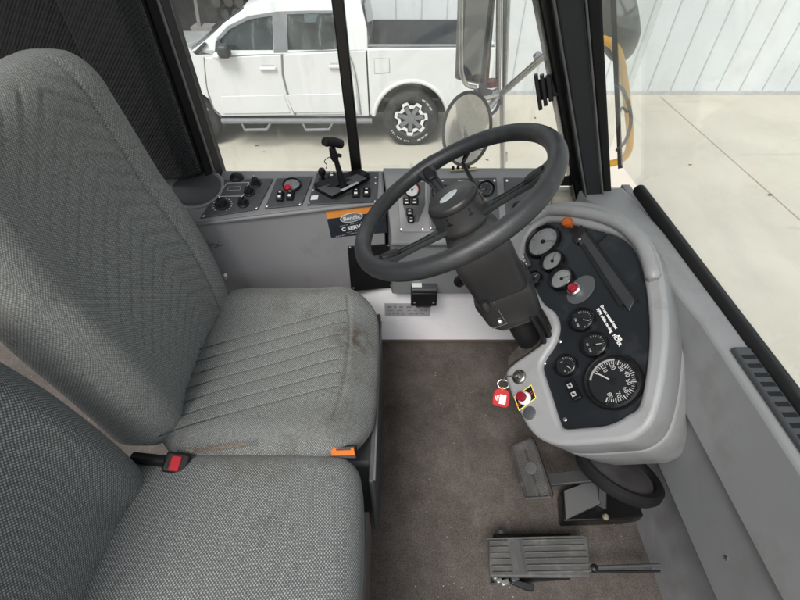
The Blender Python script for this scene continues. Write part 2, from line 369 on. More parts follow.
def rbox(lo, hi, r, n=(20, 20, 8), fn=None, main=2):
    """box with round edges, finely meshed so that fn(p) can push it about"""
    lo = V(lo); hi = V(hi); bm = bmesh.new(); c = (lo + hi) / 2; h = (hi - lo) / 2
    r = V(r) if not isinstance(r, (int, float)) else V((r, r, r))
    cache = {}; uvl = bm.loops.layers.uv.new('UVMap')
    ua, va = [k for k in range(3) if k != main]
    def uvof(t, cc):
        q = [(-1 + 2 * t[k] / n[k]) * h[k] for k in range(3)]; ex = h[main] - q[main]
        if cc == ua: return (math.copysign(h[ua] + ex, q[ua]), q[va])
        if cc == va: return (q[ua], math.copysign(h[va] + ex, q[va]))
        return (q[ua], q[va])
    def vert(i, j, k):
        key = (i, j, k)
        if key in cache: return cache[key]
        s = [-1 + 2 * i / n[0], -1 + 2 * j / n[1], -1 + 2 * k / n[2]]
        p = V([s[a] * h[a] for a in range(3)])
        core = V([max(-(h[a] - r[a]), min(h[a] - r[a], p[a])) for a in range(3)])
        d = p - core; dn = V([d[a] / r[a] for a in range(3)])
        mxv = max(abs(x) for x in dn); L_ = dn.length
        if L_ > 1e-9:
            dn = dn * (mxv / L_) if L_ > 0 else dn
            p = core + V([dn[a] * r[a] for a in range(3)])
        p = p + c
        if fn: p = fn(p, s)
        cache[key] = bm.verts.new(p); return cache[key]
    for a, b, cc in ((0, 1, 2), (1, 2, 0), (2, 0, 1)):
        for side in (0, n[cc]):
            for i in range(n[a]):
                for j in range(n[b]):
                    def ix(u, w):
                        t = [0, 0, 0]; t[a] = u; t[b] = w; t[cc] = side; return (vert(*t), uvof(t, cc))
                    f = [ix(i, j), ix(i + 1, j), ix(i + 1, j + 1), ix(i, j + 1)]
                    if not side: f = f[::-1]
                    fa = bm.faces.new([q[0] for q in f])
                    for lp, q in zip(fa.loops, f): lp[uvl].uv = q[1]
    return bm
def dup(root, delta):
    c = root.copy(); COL.objects.link(c); c.location = root.location + V(delta); WLOC[c] = c.location.copy()
    for ch in list(root.children):
        d = ch.copy(); COL.objects.link(d); d.parent = c
        for g in list(ch.children):
            e = g.copy(); COL.objects.link(e); e.parent = d
    return c
def bolt_bm(mtx, r=.004, h=.002, bm=None):
    return lathe(mtx, [(0, h), (r * .6, h), (r, h * .4), (r, 0)], 14, bm)

# =================================================================== CAB SHELL
GZ = -1.62
tag(obj('floor', box((-2.4, -.95, -.06), (.71, 1.119, 0)), m_floor, smooth=False), 'worn dark brown rubber cab floor strewn with crumbs', 'floor', kind='structure')
tag(obj('ceiling', box((-2.4, .30, 1.92), (1.0, 1.28, 1.98)), mat('ceiling lining', (.5, .5, .5), .8), smooth=False), 'unseen partial ceiling lining of the cab, cut to shape the light', 'ceiling', kind='structure')  # out of view; its near edge is set to control light in the cab
# side wall: white heater box panel under the console
wl = obj('side_wall', box((-2.4, 1.12, 0), (.685, 1.16, .30)), m_white, bevel=.004)
tag(wl, 'white painted lower wall panel behind the steering column', 'wall', kind='structure')
obj('unseen_outer_skin', box((-2.4, 1.225, -1.1), (.72, 1.245, .62)), m_busgrey, wl, smooth=False)  # unseen bus side, added to stop light leaks and to show in the mirrors
obj('kick_strip', box((-.075, 1.108, 0), (.62, 1.1195, .006)), mat('floor edge trim', (.09, .07, .055), .8), wl, smooth=False)
fw = obj('front_wall', box((.686, -.95, 0), (.71, 1.2, .655)), mat('front wall lining', (.20, .20, .205), .6, bump=.2, dirt=(.1, .09, .08), damt=.5))
tag(fw, 'grey front bulkhead lining below the windscreen', 'wall', kind='structure')

# ---- pillar trims either side of the driver's window
YW = 1.20
bp = thing('window_pillar', (-.75, 1.15, .66), 'black perforated vinyl pillar trim behind the seat back', 'pillar trim')
e0, e1 = P(222, 178, y=YW), P(178, 40, y=YW); ed = (e1 - e0) / (e1.z - e0.z)
eT = e0 + ed * (1.92 - e0.z); eB = e0 + ed * (.712 - e0.z)
eR = e0 + ed * (.60 - e0.z)
obj('window_rubber', loft([[q + V((0, -.03, 0)), q + V((-.028, -.045, 0)), q + V((-.028, .05, 0)), q + V((0, .05, 0))] for q in (eR, eT)]), m_rubber, bp, bevel=.006)
obj('edge_bead', tube([eR + V((-.002, -.034, 0)), eT + V((-.002, -.034, 0))], .0035), mat('rubber bead highlight grey', (.12, .12, .12), .5), bp)  # grey colour paints the highlight line along the rubber edge
obj('trim_panel', loft([[q + V((-.028, -.05, 0)), q + V((-.07, -.075, 0)), V((-1.02, 1.10, q.z)), V((-1.02, 1.24, q.z)), q + V((-.028, .04, 0))] for q in (eB, eT)]), m_perf, bp, bevel=.012, seg=3)
f0 = P(200, 175, y=1.10); f1 = P(172, 96, y=1.10)
obj('trim_flap', loft([[q, q + V((-.03, -.03, 0)), q + V((-.16, -.03, 0)), q + V((-.16, .02, 0)), q + V((0, .02, 0))] for q in (f0, f1 + (f1 - f0) * 4)]), m_perf, bp, bevel=.012, seg=3)

ap = thing('windscreen_pillar', (.6, 1.15, .64), 'black slanted windscreen pillar beside the mirrors', 'pillar')
def slant(b, t, y0, y1, fac=2.0):
    b0, b1 = [P(*q, y=y0) for q in b]; t0, t1 = [P(*q, y=y0) for q in t]
    T0, T1 = b0 + (t0 - b0) * fac, b1 + (t1 - b1) * fac
    B0, B1 = b0 - (t0 - b0) * .12, b1 - (t1 - b1) * .12
    return loft([[B0, B1, B1 + V((0, y1 - y0, 0)), B0 + V((0, y1 - y0, 0))], [T0, T1, T1 + V((0, y1 - y0, 0)), T0 + V((0, y1 - y0, 0))]])
obj('window_channel', slant([(574, 190), (586, 196)], [(538, 0), (554, 0)], 1.165, 1.25), m_blackg, ap, bevel=.006)
obj('pillar_cover', slant([(585, 197), (604, 203)], [(553.5, 0), (585, 0)], 1.125, 1.25), m_pillar, ap, bevel=.010, seg=3)
obj('screen_rubber', slant([(604, 203), (613, 206)], [(585.5, 0), (603, 0)], 1.14, 1.25), m_rubber, ap, bevel=.008)
for a, b in (((586, 196), (554, 0)), ((603.5, 203), (586, 0))):
    p0, p1 = P(*a, y=1.122), P(*b, y=1.122)
    obj('rubber_lip', tube([p0 + (p0 - p1) * .1, p1 + (p1 - p0)], .0028), mat('worn rubber lip', (.10, .10, .10), .4), ap)
# ---- side window
sw = thing('side_window', (-.03, 1.21, .66), "driver's sliding side window with black sash bar", 'window')
obj('glass_pane', loft([[eR + V((0, .02, 0)), V((.62, 1.22, eR.z)), V((.62, 1.224, eR.z)), eR + V((0, .024, 0))], [eT + V((0, .02, 0)), V((.62, 1.22, eT.z)), V((.62, 1.224, eT.z)), eT + V((0, .024, 0))]]), g_win, sw, smooth=False)
s0 = [P(351.5, 174, y=1.195), P(362, 174, y=1.195)]; s1 = [P(331, 0, y=1.195), P(343.5, 0, y=1.195)]
g0 = [q + (q - r_) * .15 for q, r_ in zip(s0, s1)]; g1 = [q + (q - r_) * .95 for q, r_ in zip(s1, s0)]
obj('sash_bar', loft([[g0[0], g0[1], g0[1] + V((0, .02, 0)), g0[0] + V((0, .02, 0))], [g1[0], g1[1], g1[1] + V((0, .02, 0)), g1[0] + V((0, .02, 0))]]), m_blackg, sw, bevel=.004)
obj('bottom_rail', box((-.66, 1.19, .655), (.60, 1.219, .676)), m_rubber, sw, bevel=.004)
# rear passenger window beyond the pillar trim
rw = thing('passenger_window', (-1.6, 1.2, .8), 'side window behind the pillar trim looking onto pale concrete', 'window')
obj('wall_panel', box((-2.4, 1.16, .30), (-.66, 1.22, .66)), m_lgrey, rw, bevel=.004)
obj('upper_panel', box((-2.4, 1.16, .661), (-1.021, 1.22, .80)), m_lgrey, rw, bevel=.004)
obj('sill', box((-2.4, 1.13, .801), (-1.021, 1.23, .83)), m_black, rw, bevel=.006)
obj('glass_pane', box((-2.4, 1.2, .83), (-1.021, 1.204, 1.92)), g_win, rw, smooth=False)
# ---- catch clipped on the window channel
wc = thing('window_catch', P(543, 90, y=1.16), 'ribbed black window catch on the windscreen pillar', 'catch')
fc = frame(P(543, 90, y=1.17), V((-.25, -1, .15)), V((-.38, 0, 1)))
for i, (dx, h, w) in enumerate(((-.012, .085, .010), (.002, .074, .010), (.016, .060, .012))):
    bm = bmesh.new(); box_bm(bm, fc, w, h, .03, (dx, 0, .008 - i * .004)); obj('rib', bm, m_black, wc, bevel=.002)
bm = bmesh.new(); box_bm(bm, fc, .05, .05, .012, (.012, 0, -.012)); obj('back_plate', bm, m_black, wc, bevel=.002)

# =================================================================== SIDE CONSOLE
con = thing('side_console', (-.2, 1.1, .29), 'moulded grey side console carrying black switch panels under the window', 'console')
tb = [P(150, 184, z=.69), P(383, 171, z=.69)]; fl = [P(150, 227, z=.66), P(384, 200, z=.66)]
tb = [V((q.x, 1.222, .69)) for q in tb]
def lsec(i):
    a, b = tb[i], fl[i]
    return [a, b, b + V((0, -.006, -.002)), b + V((0, -.008, -.007)), b + V((0, -.005, -.012)), b + V((0, .003, -.015)), V((b.x, b.y + .01, .295)), V((a.x, a.y, .295))]
body = obj('console_body', loft([lsec(0), lsec(1)]), m_face, con, bevel=.003)
PCT = (fl[1], (fl[0] - fl[1]).cross(tb[1] - fl[1]).normalized())
if PCT[1].z < 0: PCT = (PCT[0], -PCT[1])
def off(pl, d): return (pl[0] + pl[1] * d, pl[1])
# pale top skin following the console top
def quad(pxs, pl, th, d=0, bm=None):
    p = [P(*q, pl=off(pl, d)) for q in pxs]; return prism(p, pl[1] * th, bm)
obj('console_top', quad([(188, 182), (382, 172.3), (383, 200), (188, 224)], PCT, .004), m_grey, con, bevel=.003)
# cup recess, left shallow: its depth shade is put into a dark colour
cc = P(197, 189, pl=off(PCT, .004)); fcup = frame(cc, PCT[1], V((0, 1, 0)))
cu = obj('cup_holder', lathe(fcup, [(.078, .0), (.078, .004), (.075, .007), (.071, .007), (.067, .004), (.066, .001), (.0, .001)], 48), m_grey, con)
obj('cup_well', lathe(fcup, [(.0665, .0045), (.064, .003), (.045, .0022), (0, .002)], 40), mat('cup well shade', (.075, .077, .08), .45), cu)
pa = obj('heater_panel', quad([(225.5, 180.5), (273.5, 179.5), (258, 210), (200.5, 219)], PCT, .005, .004), m_panel, con, bevel=.0015)
pb = obj('switch_panel', quad([(277, 179.5), (313, 177.5), (302, 206), (265, 209.5)], PCT, .005, .004), m_panel, con, bevel=.0015)
pc = obj('gear_panel', quad([(317, 174), (378.5, 172.8), (377, 202), (307.5, 206)], PCT, .005, .004), m_panel, con, bevel=.0015)
T = .0092
def line_rect(pxs, w=.0012, d=T, pl=PCT):
    bm = bmesh.new(); p = [P(*q, pl=off(pl, d)) for q in pxs]
    for a, b in zip(p, p[1:] + p[:1]):
        n = (b - a).cross(pl[1]).normalized() * w / 2; prism([a - n, b - n, b + n, a + n], pl[1] * .0005, bm)
    return bm
obj('printed_border', line_rect([(227, 183), (249, 182.5), (243, 196), (218, 196.5)]), m_mark, pa)
obj('printed_symbol', line_rect([(229, 187), (241, 186.5), (240, 190), (227, 190.5)]), m_tape, pa)
def screws(parent, pxs, pl, d, r=.0038):
    for q in pxs:
        obj('screw', bolt_bm(frame(P(*q, pl=off(pl, d)), pl[1], V((0, 1, 0))), r), m_steel, parent)
screws(pa, [(203.5, 216), (256.5, 208)], PCT, T); screws(pb, [(267, 206), (300, 204)], PCT, T)
screws(pc, [(309, 203), (375, 201), (313, 190), (375.5, 177.5), (312, 196), (375.5, 183)], PCT, T, .003)
def knob(px, py, r, ang, parent, name='knob'):
    f = frame(P(px, py, pl=off(PCT, T)), PCT[1], V((0, 1, 0)))
    k = obj(name, lathe(f, [(r * 1.35, 0), (r * 1.35, .003), (r, .005), (r * .86, .018), (r * .7, .0205), (0, .021)], 28), m_black, parent)
    bm = bmesh.new(); box_bm(bm, f @ M.Rotation(ang, 4, 'Z'), r * .50, r * 1.7, .012, (0, 0, .019)); obj('grip', bm, m_black, k, bevel=.002)
    bm = bmesh.new(); box_bm(bm, f @ M.Rotation(ang, 4, 'Z'), r * .14, r * .6, .0006, (0, r * .5, .0254)); obj('pointer', bm, m_mark, k)
    return k
knob(222.5, 205, .015, .5, pa); knob(243.5, 204, .0115, -.3, pa); knob(249.5, 193, .0115, -.2, pa); knob(256, 184, .0115, .3, pa)
f = frame(P(222.5, 205, pl=off(PCT, T)), PCT[1], V((0, 1, 0)))
bm = bmesh.new()
for k in range(14):
    a = R(-140 + k * 280 / 13); box_bm(bm, f @ M.Rotation(a, 4, 'Z'), .0016, .003, .0005, (0, .0255, .0003))
obj('dial_marks', bm, m_mark, pa)
fd = frame(P(237, 178.5, pl=off(PCT, .006)), PCT[1], V((0, 1, 0)))
obj('air_vent', lathe(fd, [(.020, 0), (.020, .005), (.016, .010), (.006, .013), (0, .0135)], 28), m_black, con)
def rocker(px, py, pl, d, parent, sx=.017, sy=.028, rot=0, up=V((0, 1, .2)), icon=True):
    f = frame(P(px, py, pl=off(pl, d)), pl[1], up) @ M.Rotation(rot, 4, 'Z')
    bm = bmesh.new(); box_bm(bm, f, sx, sy, .010, (0, 0, .005)); s = obj('rocker_switch', bm, m_black, parent, bevel=.0018)
    bm = bmesh.new(); box_bm(bm, f @ M.Rotation(R(9), 4, 'X'), sx * .8, sy * .82, .006, (0, 0, .011)); obj('rocker', bm, m_blackg, s, bevel=.0012)
    if icon:
        bm = bmesh.new(); box_bm(bm, f @ M.Rotation(R(9), 4, 'X'), sx * .46, sy * .22, .0005, (0, -sy * .16, .0143))
        box_bm(bm, f @ M.Rotation(R(9), 4, 'X'), sx * .34, sy * .07, .0005, (0, sy * .25, .0143)); obj('icon', bm, m_mark, s)
    return s
rocker(280.5, 197.5, PCT, T, pb, .019, .034); rocker(290.5, 196.5, PCT, T, pb, .019, .034)
rocker(356, 194.5, PCT, T, pc, .020, .030); rocker(366.5, 193.8, PCT, T, pc, .020, .030); rocker(332, 177, PCT, T, pc, .020, .022)
f = frame(P(292, 185.5, pl=off(PCT, T)), PCT[1], V((0, 1, 0)))
gd = obj('round_gauge', lathe(f, [(.027, 0), (.027, .007), (.0245, .009), (.0225, .006), (.0225, .003)], 40), m_black, pb)
obj('gauge_face', lathe(f, [(.0225, .0032), (0, .0032)], 40), m_lens, gd)
f = frame(P(288.5, 190.5, pl=off(PCT, T)), PCT[1], V((0, 1, 0)))
obj('red_button', lathe(f, [(.004, 0), (.004, .008), (.0095, .010), (.0095, .015), (.006, .019), (0, .0195)], 24), m_red, pb)
bm = quad([(311.5, 195.5), (318.5, 195), (317.5, 199.5), (310.5, 200)], PCT, .0005, T); obj('paper_label', bm, m_mark, pc)
# small toggle knob
f = frame(P(323, 180, pl=off(PCT, T)), PCT[1], V((0, 1, 0)))
obj('pull_knob', lathe(f, [(.013, 0), (.013, .003), (.005, .005), (.005, .022), (.010, .024), (.0115, .032), (.009, .040), (0, .042)], 24), m_black, pc)
# gear selector
gs = thing('gear_selector', P(341, 186, pl=off(PCT, T)), 'black gear selector lever with T handle on the side console', 'gear lever')
qb = [(314.5, 190.5), (359, 175.5), (370, 180.5), (332, 200)]
obj('selector_base', quad(qb, PCT, .030, T), m_blackg, gs, bevel=.003)
def sub(pxs, d, th, m, name):
    obj(name, quad(pxs, PCT, th, d), m, gs, bevel=.0008)
D2 = T + .0305
sub([(317, 188.3), (329, 184.3), (344, 190.2), (332, 196.2)], D2, .0015, m_panel, 'scale_plate')
sub([(341, 180.5), (357, 174.3), (367, 178.4), (352, 186.2)], D2, .0015, m_panel, 'scale_plate')
sub([(340, 190.0), (357, 181.8), (359.5, 182.8), (343, 191.2)], D2 + .0016, .0008, m_tape, 'gear_scale')
sub([(326.5, 186), (348, 178.3), (352, 180), (331, 188)], D2 + .0016, .0015, m_black, 'lever_slot')
lb = P(342.5, 183, pl=off(PCT, D2)); lm = P(335.5, 158, y=lb.y - .005); lt = P(333, 149, y=lb.y - .01)
d_ = (lt - lb).normalized()
obj('lever', tube([lb - d_ * .01, lb + d_ * .02, lm], [.011, .009, .0065], n=16), m_black, gs)
h0 = P(334.5, 157, y=lb.y - .007)
obj('handle_stem', tube([h0 - d_ * .012, h0, h0 + d_ * .012, h0 + d_ * .028], [.008, .0115, .0105, .0085], n=16), m_black, gs)
ha, hb = P(324, 141.5, y=lb.y - .03), P(341.5, 144, y=lb.y + .02)
obj('handle_grip', tube(smooth_path([ha, ha + (hb - ha) * .12, (ha + hb) / 2 + V((0, 0, .003)), hb - (hb - ha) * .1, hb], 4), [.005] + [.0105] * 3 + [.0125] * 10 + [.0105] * 2 + [.005], n=16), m_black, gs)
obj('button', tube([P(338, 155, y=lb.y - .02), P(341, 156, y=lb.y - .024)], .005), m_black, gs)
wp = [P(330, 157, y=lb.y), P(326, 159, y=lb.y - .01), P(324.5, 162, y=lb.y), P(327, 165, y=lb.y + .01), P(326, 168.5, y=lb.y)]
obj('coiled_wire', tube(smooth_path(wp, 6), .0012, n=6), m_black, gs)
# ---- right hand, steeper part of the console
tr_ = [V((P(383, 171, z=.69).x, 1.222, .692)), V((P(552, 171, z=.69).x, 1.222, .692))]
rt = [P(384.5, 176.5, z=.690), P(552, 176.5, z=.690)]; rb_ = [P(391, 238, z=.555), P(552, 238, z=.555)]
def rsec(i):
    a, b, c = tr_[i], rt[i], rb_[i]
    return [a, a + V((0, -.012, .014)), b + V((0, .012, .013)), b, c, c + V((0, -.012, -.008)), c + V((0, -.013, -.020)), c + V((0, .002, -.030)), V((c.x, 1.085, .295)), V((a.x, a.y, .295))]
rc = thing('switch_console', (.15, 1.1, .29), 'sloping pale grey gauge console behind the steering wheel', 'console')
obj('console_body', loft([rsec(0), rsec(1)]), m_grey, rc, bevel=.004)
PCR = (rb_[0], (rb_[1] - rb_[0]).cross(rt[0] - rb_[0]).normalized())
if PCR[1].z < 0: PCR = (PCR[0], -PCR[1])
UPR = V((0, .6, .7))
pd = obj('gauge_plate', quad([(397, 180), (427, 180), (430, 232), (400.5, 232)], PCR, .003, .0005), m_lgrey, rc, bevel=.001)
screws(pd, [(401.5, 229), (423, 229)], PCR, .0036, .0045)
obj('dark_insert', quad([(402, 182), (425, 182), (425, 205), (418.5, 222), (407.5, 222), (403, 205)], PCR, .0015, .0036), m_panel, pd)
pe = obj('air_gauge_panel', quad([(429, 179), (496, 178), (500, 226), (432, 230)], PCR, .004, .0005), m_panel, rc, bevel=.001)
pf = obj('blank_panel', quad([(503.5, 178), (533, 178), (536, 226), (507, 228)], PCR, .004, .0005), m_panel, rc, bevel=.001)
screws(pe, [(431.5, 182), (494.5, 180.5), (431, 228)], PCR, .0045, .004); screws(pf, [(507, 180.5), (510, 224)], PCR, .0045, .004)
def gauge(px, py, pl, d, parent, r, face, up, needle=None, ticks=0, arc=(-130, 130), mark=None, name='gauge', band=None, rz=.010, digits=None, glass_r=.86):
    mark = mark or mat('dial print', (.42, .42, .41), .6)
    f = frame(P(px, py, pl=off(pl, d)), pl[1], up)
    g = obj(name, lathe(f, [(r * 1.02, 0), (r * 1.04, rz * .5), (r, rz), (r * .93, rz * 1.08), (r * .86, rz * .8), (r * .84, rz * .35)], 48), m_blackg, parent)
    obj('gauge_face', lathe(f, [(r * .845, rz * .36), (0, rz * .36)], 48), face, g)
    h = rz * .36 + .0003
    if ticks:
        bm = bmesh.new()
        for k in range(ticks):
            a = R(arc[0] + (arc[1] - arc[0]) * k / (ticks - 1)); big = k % 4 == 0
            box_bm(bm, f @ M.Rotation(-a, 4, 'Z'), r * (.035 if big else .02), r * (.17 if big else .10), .0003, (0, r * .70, h))
        obj('dial_ticks', bm, mark, g)
    if band:
        bm = bmesh.new(); n = 14
        for k in range(n):
            a = R(band[0] + (band[1] - band[0]) * k / n)
            box_bm(bm, f @ M.Rotation(-a, 4, 'Z'), r * abs(R(band[1] - band[0])) / n * .86, r * .07, .0003, (0, r * .8, h))
        obj('coloured_arc', bm, band[2], g)
    if digits:
        for s, a in digits:
            p = f @ M.Translation((math.sin(R(a)) * r * .53, math.cos(R(a)) * r * .53, h))
            obj('numeral', text(s, p, r * .22, .0002), mark, g, smooth=False)
    if needle is not None:
        bm = bmesh.new(); q = f @ M.Rotation(-R(needle), 4, 'Z'); box_bm(bm, q, r * .045, r * .66, .0006, (0, r * .27, h + .0016)); obj('needle', bm, mark, g)
        obj('needle_cap', lathe(f, [(r * .13, h), (r * .12, h + .003), (0, h + .0034)], 20), m_black, g)
    return g
m_wface = mat('white gauge face', (.55, .55, .54), .3, var=.1, vs=90)
m_pink = mat('red dial arc', (.55, .08, .10), .5)
gauge(412, 190, PCR, .005, pd, .023, m_wface, UPR, 60, 13, mark=m_ink, band=(20, 130, m_pink))
gauge(440, 192, PCR, .005, pe, .025, m_panel, UPR, -40, 13, band=(-130, 0, m_pink))
gauge(486, 189, PCR, .005, pe, .024, m_dial, UPR, -100, 17, band=(-130, -70, m_pink))
for q in ((406.5, 201.5), (414.5, 201.3)): rocker(*q, PCR, .005, pd, .021, .021, up=UPR)
for q in ((409.5, 212), (411, 219.5)): rocker(*q, PCR, .005, pd, .019, .021, up=UPR)
for q in ((440, 179.8), (462, 179.5), (483, 179.2)):
    bm = bmesh.new(); box_bm(bm, frame(P(q[0], q[1] + 1.2, pl=off(PCR, .0047)), PCR[1], UPR), .022, .0025, .0004); obj('printed_caption', bm, m_mark, pe)
f = frame(P(516, 207, pl=off(PCR, .005)), PCR[1], UPR)
obj('knob', lathe(f, [(.010, 0), (.010, .012), (.013, .014), (.013, .026), (.009, .030), (0, .030)], 24), m_black, pf)
# ---- sticker on the console face
YF = fl[1].y + .004
st = thing('service_sticker', P(352, 225, y=1.09), 'black and orange service sticker on the console face beside the wheel rim', 'sticker')
def yf(px):  # console face depth under the lip
    return None
def face_plane(z0=.45):
    a = V((fl[0].x, fl[0].y + .004, .63)); b = V((fl[1].x, fl[1].y + .004, .63)); c = V((fl[1].x, fl[1].y + .01, .295))
    n = (b - a).cross(c - a).normalized(); n = n if n.y < 0 else -n
    return (b, n)
PF = face_plane(); UZ = V((0, 0, 1))
obj('sticker_card', quad([(325.5, 211.5), (385, 205), (387, 232.5), (331, 237.5)], PF, .0008, .0008), m_navy, st, smooth=False)
obj('orange_band', quad([(325.5, 211.5), (385, 205), (385.4, 211), (327, 219)], PF, .0005, .0018), mat('sticker orange', (.78, .30, .06), .45), st, smooth=False)
fs = frame(P(351.5, 217.5, pl=off(PF, .0024)), PF[1], UZ)
fs = frame(P(351.5, 217.5, pl=off(PF, .0024)), PF[1], UZ + V((-.07, 0, 0)))
el = lambda a, b, n=36: [(a * math.cos(2 * math.pi * k / n), b * math.sin(2 * math.pi * k / n)) for k in range(n)]
obj('logo_border', plate([el(.034, .0165)], fs, .0004), m_mark, st, smooth=False)
obj('logo_oval', plate([el(.0315, .0143)], fs @ M.Translation((0, 0, .0005)), .0004), m_oval, st, smooth=False)
obj('logo_lettering', text('Bendix', fs @ M.Translation((0, -.0005, .0012)), .0185, .0002, bold=.0004), m_mark, st, smooth=False)
f2 = frame(P(355.5, 227.2, pl=off(PF, .0018)), PF[1], UZ + V((-.09, 0, 0)))
obj('sticker_lettering', text('C SERVICE', f2, .0185, .0002, bold=.0007, sx=1.0), m_mark, st, smooth=False)
bm = bmesh.new()
for k in range(16): box_bm(bm, f2, .0045, .0018, .0003, (-.050 + k * .0064, .0145, 0)) if k % 5 else None
for k in range(20): box_bm(bm, f2, .0042, .0026, .0003, (-.062 + k * .0064, -.0205, 0)) if k % 6 != 5 else None
for k in range(9): box_bm(bm, f2, .0045, .0015, .0003, (-.034 + k * .0064, -.0135, 0)) if k % 4 else None
obj('small_print', bm, m_tape, st, smooth=False)
# scuff on the console face
bm = bmesh.new()
for k in range(26):
    c = P(215 + random.gauss(0, 4.5), 245 + random.gauss(0, 1.6), pl=off(PF, .0006)); box_bm(bm, frame(c, PF[1], UZ), random.uniform(.002, .010), random.uniform(.001, .003), .0004)
obj('scuff_mark', bm, mat('dark scuff', (.10, .085, .07), .8), con, smooth=False)
# black cover plate and control box below
cp = thing('cover_plate', P(370, 265, y=1.08), 'black metal cover plate screwed to the console beneath the wheel rim', 'cover plate')
obj('plate', quad([(347.5, 246), (391, 243.5), (392.5, 286.5), (351, 290)], PF, .006, .0008), m_black, cp, bevel=.001)
for q in ((350, 247.5), (388.7, 245.5), (391, 285.5), (353.5, 288)):
    obj('screw', bolt_bm(frame(P(*q, pl=off(PF, .007)), PF[1], UZ), .004), m_steel, cp)
cbx = thing('control_module', P(423, 300, y=1.06), 'small black control module hanging below the console above the white wall', 'control box')
A = P(411, 300, y=1.045); B = P(436.5, 306, y=1.045)
obj('housing', box((A.x, 1.043, B.z), (B.x, 1.10, B.z + .062)), m_black, cbx, bevel=.003)
obj('top_cover', box((A.x + .002, 1.049, B.z + .0625), (B.x - .002, 1.11, B.z + .075)), m_panel, cbx, bevel=.003)
obj('lower_lip', box((A.x + .018, 1.05, B.z - .012), (B.x - .016, 1.09, B.z - .0005)), m_col, cbx, bevel=.003)
obj('paper_label', box((A.x + .003, 1.060, B.z + .0752), (A.x + .036, 1.082, B.z + .076)), m_mark, cbx)
for x in (A.x + .012, B.x - .012):
    obj('screw', bolt_bm(frame(V((x, 1.0428, B.z + .018)), V((0, -1, 0)), UZ), .0042), m_steel, cbx)
obj('mount_arm', box((A.x + .01, 1.08, B.z + .07), (B.x - .01, 1.10, B.z + .16)), m_black, cbx, bevel=.003)
# data plate on white wall
dp = thing('data_plate', P(407, 310, y=1.118), 'grey data plate with faint print on the white lower wall', 'label')
a, b = P(384.5, 303, y=1.1195), P(430, 316, y=1.1195)
obj('card', box((a.x, 1.1180, b.z), (b.x, 1.1197, a.z)), m_tape, dp)
bm = bmesh.new()
w = b.x - a.x; h = a.z - b.z
for r_ in range(3):
    x = .01
    while x < w * .95 - .01:
        l = random.uniform(.008, .022); l = min(l, w * .97 - x)
        if l > .003: box_bm(bm, M.Translation((a.x + x + l / 2, 1.1177, a.z - h * (.28 + .26 * r_))), l, .0004, h * (.14 if r_ == 0 else .06))
        x += l + random.uniform(.005, .02)
obj('print', bm, m_ink, dp)
# bits left on the console top
ck = thing('console_clip', P(459, 170, z=.705), 'small brass and black connector lying on the console top', 'connector')
c0, c1 = P(450, 170, z=.712), P(476, 168.5, z=.712)
obj('strip', tube([c0, c1], .005, n=8), mat('brass strip', (.45, .42, .22), .4, .5), ck)
for q in ((453, 169), (458, 168.5), (463, 168.2), (468, 168)): obj('stud', lathe(frame(P(*q, z=.716), UZ, V((0, 1, 0))), [(.005, 0), (.004, .008), (0, .009)], 12), m_black, ck)

# =================================================================== STEERING WHEEL + COLUMN
HC = V((.106, .791, .8635)); NW = V((-.511, .091, .855)).normalized()
FW = frame(HC, NW, V((.85, 0, .5))); RW = .220; RT = .0185
PW = (HC, NW)
sw_ = thing('steering_wheel', HC - NW * .05, 'large black three spoke steering wheel with drum shaped hub', 'steering wheel')
ring = [FW @ V((RW * math.cos(a), RW * math.sin(a), 0)) for a in [2 * math.pi * k / 96 for k in range(96)]]
obj('rim', tube(ring, RT, n=20, closed=True), m_rim, sw_)
hub = obj('hub', lathe(FW, [(0, .006), (.036, .006), (.038, .0045), (.0475, .0045), (.0525, .001), (.0545, -.004), (.0545, -.006), (.056, -.007), (.059, -.044), (.0625, -.050), (.0625, -.060), (.056, -.068), (0, -.068)], 64), m_col, sw_)
obj('hub_seam', lathe(FW, [(.0552, -.006), (.0575, -.0075), (.0575, -.0095), (.0552, -.011)], 64), m_black, hub)
fe = frame(HC + NW * .0062, NW, V((-.3, 1, 0)))
eo = frame(P(448.5, 196.5, pl=off(PW, .0063)), NW, P(441, 203, pl=off(PW, .006)) - P(456, 190.5, pl=off(PW, .006)))
emb = obj('emblem', plate([el(.0125, .0225)], eo, .0012, .0005), mat('emblem silver', (.42, .46, .46), .3, .2, var=.2, vs=150), hub)
for q in range(7):
    a = R(-20 + q * 50); bm = bmesh.new()
    box_bm(bm, FW @ M.Rotation(a, 4, 'Z'), .0016, .012, .003, (.0578, 0, -.030)); box_bm(bm, FW @ M.Rotation(a, 4, 'Z'), .0016, .002, .018, (.0573, 0, -.024)); obj('clip_slot', bm, m_black, hub)
